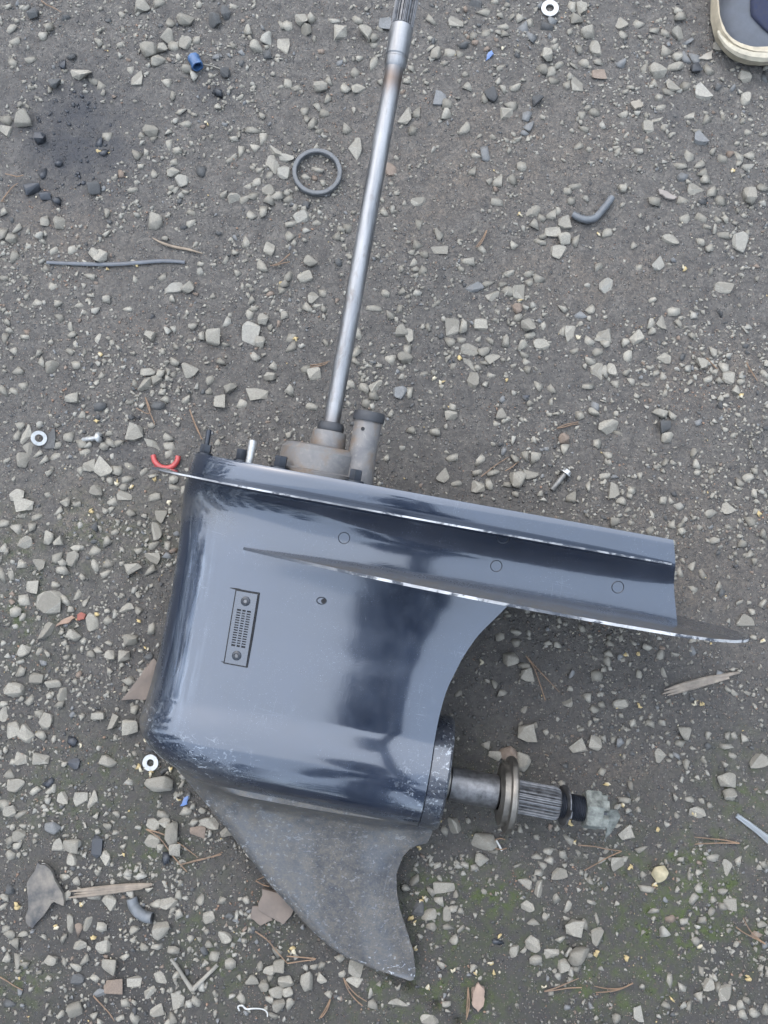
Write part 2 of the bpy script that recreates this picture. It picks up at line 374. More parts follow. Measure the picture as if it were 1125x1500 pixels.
N1, N2 = 66, 26
tc = 1 - np.cos(np.linspace(0, pi / 2, N1 + 1)); XB = .105
up_rows = [.108, .1072, .105, .1, .094, .088, .083, .0795, .0765, .073, .069, .065, .06, .055, .05, .045, .04, .035, .03, .025, .0205, .0165]
lo_rows = list(np.linspace(.0155, -.2, 62)); al = np.linspace(0, pi / 2, 17)[1:]
rows = []
for u in up_rows:
    x = np.concatenate([lead(u) + (XB - lead(u)) * tc, np.linspace(XB, trailm(u), N2 + 1)[1:]]); h = hs(x, u)
    if u > .1065: h = h - (u - .105) * .6
    rows.append([(a, u, b) for a, b in zip(x, np.maximum(h, 0))])
for u in lo_rows:
    x = lead(u) + (trail(u) - lead(u)) * tc; rows.append([(a, u, b) for a, b in zip(x, hs(x, u))])
xa = np.array([p[0] for p in rows[-1]]); ha = np.array([p[2] for p in rows[-1]])
for a in al: rows.append([(x, UAX - Rt(x) * sin(a), h * cos(a)) for x, h in zip(xa, ha)])
V = []; FA = []; pos = []; neg = []
for r in rows:
    a = []; b = []
    for x, u, h in r:
        a.append(len(V)); V.append((x, u, h))
        if h < 1e-6: b.append(a[-1])
        else: b.append(len(V)); V.append((x, u, -h))
    pos.append(a); neg.append(b)
nu = len(up_rows)
for i in range(len(rows) - 1):
    n = min(len(pos[i]), len(pos[i + 1]))
    for j in range(n - 1):
        for side, rev in ((pos, 0), (neg, 1)):
            qd = [side[i][j], side[i + 1][j], side[i + 1][j + 1], side[i][j + 1]]
            qd = [v for k, v in enumerate(qd) if v not in qd[:k]]
            if len(qd) > 2: FA.append(tuple(reversed(qd)) if rev else tuple(qd))
    e = n - 1 if n == len(pos[i]) else None
    if e is not None:
        qd = [pos[i][e], pos[i + 1][e], neg[i + 1][e], neg[i][e]]; qd = [v for k, v in enumerate(qd) if v not in qd[:k]]
        if len(qd) > 2: FA.append(tuple(qd))
for j in range(len(pos[0]) - 1):
    qd = [pos[0][j], pos[0][j + 1], neg[0][j + 1], neg[0][j]]; qd = [v for k, v in enumerate(qd) if v not in qd[:k]]
    if len(qd) > 2: FA.append(tuple(qd))
Va = np.array(V)
def gdirt(v):
    x, u = v[:, 0], v[:, 1]
    d = .12 + .75 * np.exp(-((x + .272) / .018) ** 2 - ((u + .185) / .05) ** 2) + .8 * np.exp(-((u + .263) / .014) ** 2) + .3 * np.exp(-((x + .274) / .01) ** 2)
    d += .35 * np.exp(-((x + .24) / .04) ** 2 - ((u - .05) / .02) ** 2) + .3 * np.exp(-((x + .19) / .06) ** 2 - ((u + .235) / .02) ** 2)
    return np.clip(d, 0, 1)
st = np.exp(-((Va[:, 0] + .238) / .022) ** 2) * np.clip((.06 - Va[:, 1]) / .06, 0, 1) * np.clip((Va[:, 1] + .2) / .06, 0, 1)
housing = mesh('housing', V, FA, PAINT, gear, True, 50, attrs={'dirt': gdirt(Va), 'streak': st, 'scuff': np.clip(1.1 * np.exp(-((Va[:, 0] + .2) / .06) ** 2 - ((Va[:, 1] + .222) / .025) ** 2) + .9 * np.exp(-((Va[:, 0] - .05) / .025) ** 2 - ((Va[:, 1] + .215) / .04) ** 2) + .8 * np.exp(-((Va[:, 0] + .265) / .012) ** 2 - ((Va[:, 1] + .2) / .04) ** 2), 0, 1)})

def plate(name, xs, wfun, u0, th, fil, fr, wear, ncol=34, droop=None):
    "a plate across the casting: top and bottom skins and a separate edge band"
    v = []; f = []; mi = []; ti = []; bi = []
    for x in xs:
        wv = wfun(x); t_ = []; b_ = []
        for k in range(ncol + 1):
            s = -wv + 2 * wv * k / ncol
            h = float(hs(min(x, .28), u0 + .004)) if lead(u0) < x < .285 else 0
            g = fil * (sst(-.2, -.02, x) if fr > .006 else 1) * exp(-max(abs(s) - h, 0) / fr) * min(1, max(0, wv - abs(s)) / .012) if h > 0 else 0
            e = 1 - .45 * (abs(s) / max(wv, 1e-6)) ** 8
            uu = u0 + (droop(x) if droop else 0)
            t_.append(len(v)); v.append((x, uu + th / 2 * e + g, s)); b_.append(len(v)); v.append((x, uu - th / 2 * e - g * .8, s))
        ti.append(t_); bi.append(b_)
    for i in range(len(xs) - 1):
        for k in range(ncol):
            f.append((ti[i][k], ti[i][k + 1], ti[i + 1][k + 1], ti[i + 1][k])); mi.append(0)
            f.append((bi[i][k], bi[i + 1][k], bi[i + 1][k + 1], bi[i][k + 1])); mi.append(0)
        f.append((ti[i][0], ti[i + 1][0], bi[i + 1][0], bi[i][0])); mi.append(1)
        f.append((ti[i][ncol], bi[i][ncol], bi[i + 1][ncol], ti[i + 1][ncol])); mi.append(1)
    for k in range(ncol):
        f.append((ti[0][k], bi[0][k], bi[0][k + 1], ti[0][k + 1])); mi.append(1)
        f.append((ti[-1][k], ti[-1][k + 1], bi[-1][k + 1], bi[-1][k])); mi.append(1)
    va = np.array(v); n_ = len(v)
    return mesh(name, v, f, None, gear, True, 40, [PAINT, EDGE], mi, {'wear': wear(va[:, 0]), 'dirt': np.clip(.45 + 1.6 * (np.abs(va[:, 2]) - .06) / .06, .3, .85) if fr > .006 else np.full(n_, .15), 'streak': np.zeros(n_)})
def wav(x): return I(x, [-.215, -.186, -.15, -.1, -.05, 0, .06, .12, .2, .27, .31, .34, .36, .373, .3795], [.03, .0475, .0625, .078, .091, .101, .109, .112, .111, .102, .088, .067, .045, .024, .006])
avp = plate('anti_ventilation_plate', list(np.linspace(-.215, .3, 70)) + list(np.linspace(.306, .3795, 26)), wav, .016, .0054, .0055, .009, lambda x: np.clip((x + .14) / .06, 0, 1))
def wsp(x):
    hh = float(hs(min(max(x, -.262), .262), .083))
    n = I(x, [-.3135, -.31, -.3, -.285, -.265], [.004, .012, .024, .037, .051])
    return max(n if x < -.24 else 0, hh + I(x, [-.27, -.2, -.1, .1, .2, .262], [.02, .016, .014, .012, .008, .0025])) if x > -.262 else n
spp = plate('splash_plate', list(np.linspace(-.3135, -.25, 20)) + list(np.linspace(-.245, .265, 60)), wsp, .0825, .0034, .003, .005, lambda x: np.clip(1.05 - 0 * x, 0, 1))

# skeg: a thin fin under the torpedo
sk_l = [(-.2, -.262), (-.225, -.256), (-.241, -.243), (-.275, -.202), (-.31, -.16), (-.37, -.093), (-.408, -.043), (-.424, -.018), (-.433, .003), (-.4385, .03), (-.4415, .058), (-.4435, .078)]
sk_t = [(-.2, .072), (-.27, .075), (-.283, .072), (-.287, .062), (-.293, .054), (-.305, .047), (-.326, .044), (-.345, .048), (-.365, .055), (-.41, .079), (-.436, .0865), (-.4435, .0855)]
def sl_(u, T_): return I(-u, [-a for a, b in T_], [b for a, b in T_])
us = np.linspace(-.2, -.4435, 90); NS = 44
v = []; f = []; P_ = []; Q_ = []
for u in us:
    x0, x1 = sl_(u, sk_l), sl_(u, sk_t); a = []; b = []
    for k in range(NS + 1):
        c = .5 - .5 * cos(pi * k / NS); x = x0 + (x1 - x0) * c
        root = exp(-max(0, -.255 - u) / .014)
        h = (I(-u, [.2, .3, .44], [.011, .008, .0042])) * min(1, (1 - (1 - min(c / .22, 1)) ** 2.2) ** .5) * (1 - .72 * max(0, (c - .35) / .65) ** 1.5) + .03 * root * min(1, c * 4) * (1 - .7 * c ** 6)
        h = max(h, .0012); a.append(len(v)); v.append((x, u, h)); b.append(len(v)); v.append((x, u, -h))
    P_.append(a); Q_.append(b)
for i in range(len(us) - 1):
    for k in range(NS):
        f.append((P_[i][k], P_[i + 1][k], P_[i + 1][k + 1], P_[i][k + 1])); f.append((Q_[i][k], Q_[i][k + 1], Q_[i + 1][k + 1], Q_[i + 1][k]))
    f.append((P_[i][0], Q_[i][0], Q_[i + 1][0], P_[i + 1][0])); f.append((P_[i][NS], P_[i + 1][NS], Q_[i + 1][NS], Q_[i][NS]))
for k in range(NS): f.append((P_[-1][k], Q_[-1][k], Q_[-1][k + 1], P_[-1][k + 1]))
sv = np.array(v)
dk = np.clip(.95 - .35 * np.exp(-((sv[:, 1] + .262) / .012) ** 2) - .55 * np.exp(-((sv[:, 0] - .03) / .07) ** 2 - ((sv[:, 1] + .31) / .05) ** 2) - .35 * np.exp(-((sv[:, 0] + .13) / .018) ** 2 - ((sv[:, 1] + .3) / .03) ** 2), 0, 1) * 1.5
skeg = mesh('skeg', v, f, PAINT, gear, True, 50, attrs={'scuff': np.clip(.3 + 1.2 * np.exp(-((sv[:, 1] + .435) / .012) ** 2) + 1.0 * np.exp(-np.array([abs(p[0] - sl_(p[1], sk_l)) for p in v]) / .008), 0, 1), 'dirt': dk, 'streak': np.zeros(len(v))})

def axU(x, s=0.0, u=0.0):   # lathe axis z -> gear up
    return Matrix(((1, 0, 0, x), (0, 0, 1, u), (0, -1, 0, s), (0, 0, 0, 1)))
def axX(u, s=0.0, x=0.0):   # lathe axis z -> aft
    return Matrix(((0, 0, 1, x), (0, 1, 0, u), (-1, 0, 0, s), (0, 0, 0, 1)))
# bearing carrier: the rear ring of the torpedo
cz = [(.02, .05), (.0595, .05), (.0605, .0535), (.0605, .0555), (.0622, .0565), (.0625, .075), (.0605, .0775), (.056, .078), (.054, .0765), (.0535, .06), (.03, .058), (.02, .058)]
chipw = 1
car = G().lathe(cz, 72, axX(UAX), close=True).obj('bearing_carrier', None, gear, mats=[PAINT])
n_ = len(car.data.vertices)
for k, vv in (('dirt', .35), ('streak', 0.0), ('scuff', .9)):
    a = car.data.attributes.new(k, 'FLOAT', 'POINT'); a.data.foreach_set('value', np.full(n_, vv, np.float32))
for k in range(0):
    a_ = R(20 + 33 * k); M_ = axX(UAX) @ Matrix.Rotation(a_, 4, 'Z') @ Matrix.Translation((.0626, 0, .066)) @ Matrix.Rotation(R(90), 4, 'Y')
    G().lathe([(.0001, -.001), (.0035 + .0015 * (k % 2), -.001), (.003, .0004), (.0001, .0004)], 7, M_).obj('paint_chip', STEEL_W, car)

# propeller shaft
UP = -.211
ps = empty('propeller_shaft'); ps.parent = gear
G().lathe([(.014, .055), (.0155, .083), (.0155, .0845), (.0185, .0855), (.0188, .1), (.0188, .139), (.017, .141)], 40, axX(UP)).obj('plain_shaft', STEEL_D, ps)
G().lathe([(.0165, .0775), (.0195, .0775), (.0195, .0835), (.0165, .0835)], 40, axX(UP), close=True).obj('seal_lip', BRASSY, ps)
Mt = axX(UP) @ Matrix.Translation((0, 0, .152)) @ Matrix.Rotation(R(-3), 4, 'X') @ Matrix.Rotation(R(2), 4, 'Y')
G().lathe([(.0178, -.011), (.024, -.012), (.034, -.009), (.035, -.003), (.0415, -.002), (.0425, 0), (.0425, .003), (.041, .005), (.037, .0055), (.0365, .004), (.0345, .004), (.034, .006), (.022, .0075), (.0178, .0075)], 56, Mt, close=True).obj('thrust_washer', BRASSY, ps)
nt = 22
def teeth(n, dep): return lambda a, z: 1 - dep * (.5 + .5 * tanh(3.2 * cos(n * a)))
G().lathe([(.0165, .158), (.0182, .159), (.0182, .18), (.0182, .205), (.0172, .209), (.0155, .2105)], nt * 8, axX(UP), wob=teeth(nt, .15)).obj('spline', STEEL_D, ps, angle=28)
Mw = axX(UP) @ Matrix.Translation((0, 0, .2155)) @ Matrix.Rotation(R(9), 4, 'Y')
lw = G().lathe([(.0138, 0), (.0222, 0), (.0222, .0014), (.0138, .0014)], 40, Mw, close=True)
lw.box(-.026, -.019, -.004, .004, .0, .0014, Mw)
lw.obj('lock_washer', STEEL_D, ps)
th_ = [(.0135, .209)]
for k in range(14): th_ += [(.0142, .2105 + k * .0021), (.0129, .2115 + k * .0021)]
G().lathe(th_ + [(.0125, .262)], 36, axX(UP)).obj('thread', DARKPAINT, ps, angle=15)
nut = G()
Mn = axX(UP, -.001, .2395) @ Matrix.Rotation(R(-4), 4, 'X')
hexw = lambda a, z: 1 / cos(((a + pi / 6) % (pi / 3)) - pi / 6)
nut.lathe([(.013, 0), (.0192, 0), (.0205, .002), (.0207, .016), (.0195, .018), (.013, .018)], 48, Mn, wob=lambda a, z: .93 * hexw(a, z) if True else 1, close=True)
for k in range(6):
    a_ = k * pi / 3 + .35; nut.box(.0125, .0185, -.0055, .0055, .017, .0245, Mn @ Matrix.Rotation(a_, 4, 'Z'))
nut.obj('castle_nut', GREENISH, ps, angle=30)
tab = G()
tx, tu = gl(902, 1200, .016)
tx -= .002
pts = [(0, .006), (.012, .008), (.018, .0), (.0165, -.014), (.012, -.026), (.008, -.03), (.007, -.018), (.002, -.011), (-.006, -.009)]
zf = lambda x, y: .010 - 18 * (x - .004) ** 2 - .006 * (y < -.01) - .25 * max(0, -y - .01)
tab.add([(tx - .008 + x, tu + y, zf(x, y)) for x, y in pts] + [(tx - .008 + x, tu + y, zf(x, y) - .0025) for x, y in pts],
        [tuple(reversed(range(9))), tuple(range(9, 18))] + [(k, (k + 1) % 9, 9 + (k + 1) % 9, 9 + k) for k in range(9)])
tab.obj('bent_lock_tab', GREENISH, ps, angle=30)

# drive shaft, rising from the pump
XS = -.1205
ds = empty('drive_shaft'); ds.parent = gear
def rod(name, prof, n, mat, par, wob=None, rust=None):
    g = G().lathe(prof, n, axU(XS), wob=wob); o = g.obj(name, mat, par, angle=30)
    z = np.array([p[1] for p in g.v]); o.data.attributes.new('rust', 'FLOAT', 'POINT').data.foreach_set('value', (rust(z) if rust else np.zeros(len(z))).astype(np.float32)); return o
rz = list(np.linspace(.165, .56, 60))
rod('shaft_rod', [(.0088, .15), (.0092, .1655)] + [(.0095 if z < .235 else .0099, z) for z in rz] + [(.0102, .5625), (.0104, .568)], 48, SHAFT, ds,
    rust=lambda z: .75 * np.exp(-((z - .553) / .012) ** 2) + .3 * np.exp(-((z - .172) / .008) ** 2))
rod('shaft_collar', [(.0104, .567), (.0122, .5705), (.0125, .577), (.0119, .578), (.0119, .5795), (.0128, .581), (.0129, .6105), (.0124, .613), (.0105, .6135)], 48, SHAFT, ds)
rod('shaft_spline', [(.0105, .612), (.0126, .614), (.0127, .655), (.0125, .668), (.011, .671)], 20 * 8, STEEL_D, ds, wob=teeth(20, .16))
G().lathe([(.0095, .1585), (.0142, .1585), (.0152, .161), (.0152, .1655), (.0135, .169), (.0095, .1695)], 40, axU(XS), close=True).obj('shaft_seal', RUBBER, ds)

# water pump base and shift tower on the deck
wp = empty('water_pump_base'); wp.parent = gear
def oblong(a, z): return 1.0
x0, _ = gl(413, 660, .02); x1, _ = gl(520, 675, .02)
xc, hw = (x0 + x1) / 2, (x1 - x0) / 2 + .005
def ov(prof, xc, n=56, ry=.75):
    M_ = axU(xc) @ Matrix.Diagonal((1, ry, 1, 1)); return G().lathe(prof, n, M_)
ov([(.02, .1075), (hw + .004, .1075), (hw + .0045, .112), (hw, .1135), (hw - .001, .134), (hw - .006, .1395), (hw - .013, .141), (.02, .1412)], xc, ry=.95).obj('pump_housing', CORR, wp)
G().lathe([(.012, .139), (.0198, .139), (.0202, .142), (.0192, .157), (.0178, .1592), (.012, .1595)], 44, axU(XS)).obj('pump_neck', CORR, wp)
xt, ut = gl(533, 650, .018)
tw = G().lathe([(.01, .105), (.0178, .105), (.0172, .12), (.0157, .14), (.0152, .178), (.014, .18), (.01, .18)], 44, axU(xt, .012)).obj('shift_tower', CORR, wp)
G().lathe([(.01, .1765), (.0172, .1765), (.0178, .178), (.0178, .184), (.0168, .187), (.012, .1876), (.0115, .185)], 40, axU(xt, .012)).obj('rubber_cap', RUBBER, tw)
xh, uh = gl(531.5, 628, .0275)
G().lathe([(.0001, 0), (.0021, 0), (.0021, .0014), (.0001, .0014)], 16, Matrix.Translation((xh, uh, .0262))).obj('drilled_hole_shade', BLACK, tw)  # solid black disc painted as the shade in the hole
def hexbolt(px, py, s, r=.0058, h=.009, wash=.0085, tip=0.0, tr=.0028, name='pump_bolt', mat=DARKPAINT, par=wp, sink=0):
    x, _ = gl(px, py, s); g = G()
    g.lathe([(.0005, .1078), (wash, .1078), (wash, .1098), (.0005, .1098)], 24, axU(x, s))
    g.lathe([(.0005, .1095), (r * .96, .1095), (r, .1103), (r, .1095 + h - .001), (r * .9, .1095 + h), (.0005, .1095 + h)], 24, axU(x, s), wob=lambda a, z: .9 * hexw(a, z))
    if tip: g.lathe([(.0005, .1095 + h - .001), (tr, .1095 + h - .001), (tr, .1095 + h + tip - .001), (tr * .7, .1095 + h + tip), (.0005, .1095 + h + tip)], 16, axU(x, s))
    return g.obj(name, mat, par, angle=30)
hexbolt(412, 672, .045, .0068, .012, .0105)
hexbolt(522, 690, .045, .0068, .012, .0105)
hexbolt(303, 650, .01, .0062, .010, .0085, .017, .0029, 'stud_nut', DARKPAINT, gear)
hexbolt(357, 660, .02, .0072, .012, .0092, name='deck_bolt', par=gear)
x, _ = gl(369, 655, .03)
G().lathe([(.0004, .108), (.0042, .108), (.0042, .131), (.0034, .133), (.0004, .133)], 18, axU(x, .03)).obj('dowel_pin', STEEL_W, gear)
x, _ = gl(374, 655, .034)

# water intake grille
MGc = on_surface(354.5, 920)
qx0, qu0 = gl(368, 870, .047); qx1, qu1 = gl(349, 972, .047)
ang = atan2(qu0 - qu1, qx0 - qx1) - pi / 2; L = hypot(qx0 - qx1, qu0 - qu1) / 2 + .0005; W = .0118
MG = on_surface(354.5, 920, .047, ang + .03)
ig = empty('water_intake_grille'); ig.parent = gear
G().box(-W - .0016, W + .0016, -L - .0016, L + .0016, -.004, .0022, MG).obj('recess_shade', BLACK, ig, smooth=False)  # raised black backing; its colour gives the shade behind the grille
lat = G(); e = .0016; z0, z1 = .0018, .0035
hx = .0078; hy = L - .019
lat.box(-W, W, -L, -hy, z0, z1, MG); lat.box(-W, W, hy, L, z0, z1, MG)
lat.box(-W, -hx, -hy, hy, z0, z1, MG); lat.box(hx, W, -hy, hy, z0, z1, MG)
for k in (-1, 1): lat.box(k * hx / 3 - .0008, k * hx / 3 + .0008, -hy, hy, z0, z1, MG)
NB = 15
for k in range(1, NB):
    y = -hy + 2 * hy * k / NB
    for a, b in ((-hx, -hx / 3 - .0008), (-hx / 3 + .0008, hx / 3 - .0008), (hx / 3 + .0008, hx)): lat.box(a, b, y - .0007, y + .0007, z0, z1 - .0002, MG)
lt = lat.obj('grille_plate', None, ig, smooth=False, mats=[PAINT])
for k, vv in (('dirt', .3), ('streak', 0.0)):
    lt.data.attributes.new(k, 'FLOAT', 'POINT').data.foreach_set('value', np.full(len(lt.data.vertices), vv, np.float32))
for k in (-1, 1):
    Ms = MG @ Matrix.Translation((0, k * (L - .0095), .0033))
    sg = G().lathe([(.0001, 0), (.0052, 0), (.0050, .0012), (.004, .0019), (.0028, .002), (.0026, .0008), (.0001, .0008)], 24, Ms).obj('screw', DARKPAINT, ig)
    G().lathe([(.0001, .0007), (.0024, .0007), (.0022, .0017), (.0001, .0017)], 6, Ms).obj('screw_socket', STEEL_D, sg)
for (ax, ay, bx_, by_) in ((337, 861, 352, 864), (324, 969, 337, 972)):
    p0 = on_surface(ax, ay).translation; p1 = on_surface(bx_, by_).translation
    G().tube([p0, (p0 + p1) / 2 + Vector((0, 0, .0002)), p1], [.0003, .0009, .0012], 6, flat=.5).obj('casting_notch_shade', BLACK, ig)  # thin black strips painted as the shade in the notches
# oil plug hole and the round bosses
M_ = on_surface(471, 880, .047, .1) @ Matrix.Diagonal((1.35, 1, 1, 1))
ho = G().lathe([(.0001, -.0005), (.0026, -.0005), (.0038, .0005), (.0042, .0001), (.0046, -.001)], 28, M_).obj('plug_hole_rim', DARKPAINT, gear)
G().lathe([(.0001, .0001), (.0027, .0001), (.0025, .0004), (.0001, .0004)], 20, on_surface(474, 880.5, .047)).obj('plug_hole_shade', BLACK, ho)  # flat black disc in place of the shaded inside of the hole
for px, py, r in ((504, 788, .0065), (727, 829, .0065), (905, 860, .0068), (737, 789, .0065)):
    M_ = on_surface(px, py)
    G().lathe([(r - .0009, -.001), (r - .0009, .0004), (r - .0004, .0007), (r, .0004), (r, -.001)], 32, M_, close=True).obj('round_boss', DARKPAINT, gear)
# ------------------------------------------------------------------ stones
def hullmesh(seed, npts, flat=1.0, round_=False):
    soft = seed % 2
    rr = random.Random(seed); bm = bmesh.new(); k = 2.2 + 2.5 * rr.random()
    for _ in range(npts):
        v = Vector((rr.gauss(0, 1), rr.gauss(0, 1), rr.gauss(0, 1) * flat))
        nrm = (abs(v.x) ** k + abs(v.y) ** k + abs(v.z) ** k) ** (1 / k)
        v = v / max(nrm, 1e-6) * (.8 + .2 * rr.random()); bm.verts.new(v)
    r = bmesh.ops.convex_hull(bm, input=bm.verts)
    bmesh.ops.delete(bm, geom=list({g for g in r['geom_interior'] + r['geom_unused'] if isinstance(g, bmesh.types.BMVert)}), context='VERTS')
    if round_:
        bmesh.ops.bevel(bm, geom=bm.edges[:], offset=.2 if soft else .08, segments=2 if soft else 1, profile=.5, affect='EDGES', clamp_overlap=True)
        bmesh.ops.remove_doubles(bm, verts=bm.verts, dist=.02)
    bmesh.ops.triangulate(bm, faces=bm.faces)
    bm.verts.ensure_lookup_table()
    V_ = np.array([v.co[:] for v in bm.verts]); F_ = np.array([[v.index for v in f.verts] for f in bm.faces])
    bm.verts.index_update(); F_ = np.array([[v.index for v in f.verts] for f in bm.faces]); bm.free()
    lo, hi = V_.min(0), V_.max(0); V_ = (V_ - (lo + hi) / 2) / (hi - lo)
    return V_, F_
PROTO = [hullmesh(100 + k, random.choice((11, 13, 15, 18)), 1, True) for k in range(30)]
def flatten(p): V_, F_ = p; V_ = V_.copy(); V_[:, 2] = np.clip(V_[:, 2] * 1.75, -.5, .5); V_[:, 2] += .12 * V_[:, 0] * ((hash(round(float(V_[0, 0]), 5)) % 7) / 3 - 1); return V_, F_
PROTO += [flatten(p) for p in PROTO]
LOW = [hullmesh(300 + k, random.choice((8, 9, 10, 12))) for k in range(40)]
LOWF = [flatten(p) for p in LOW]
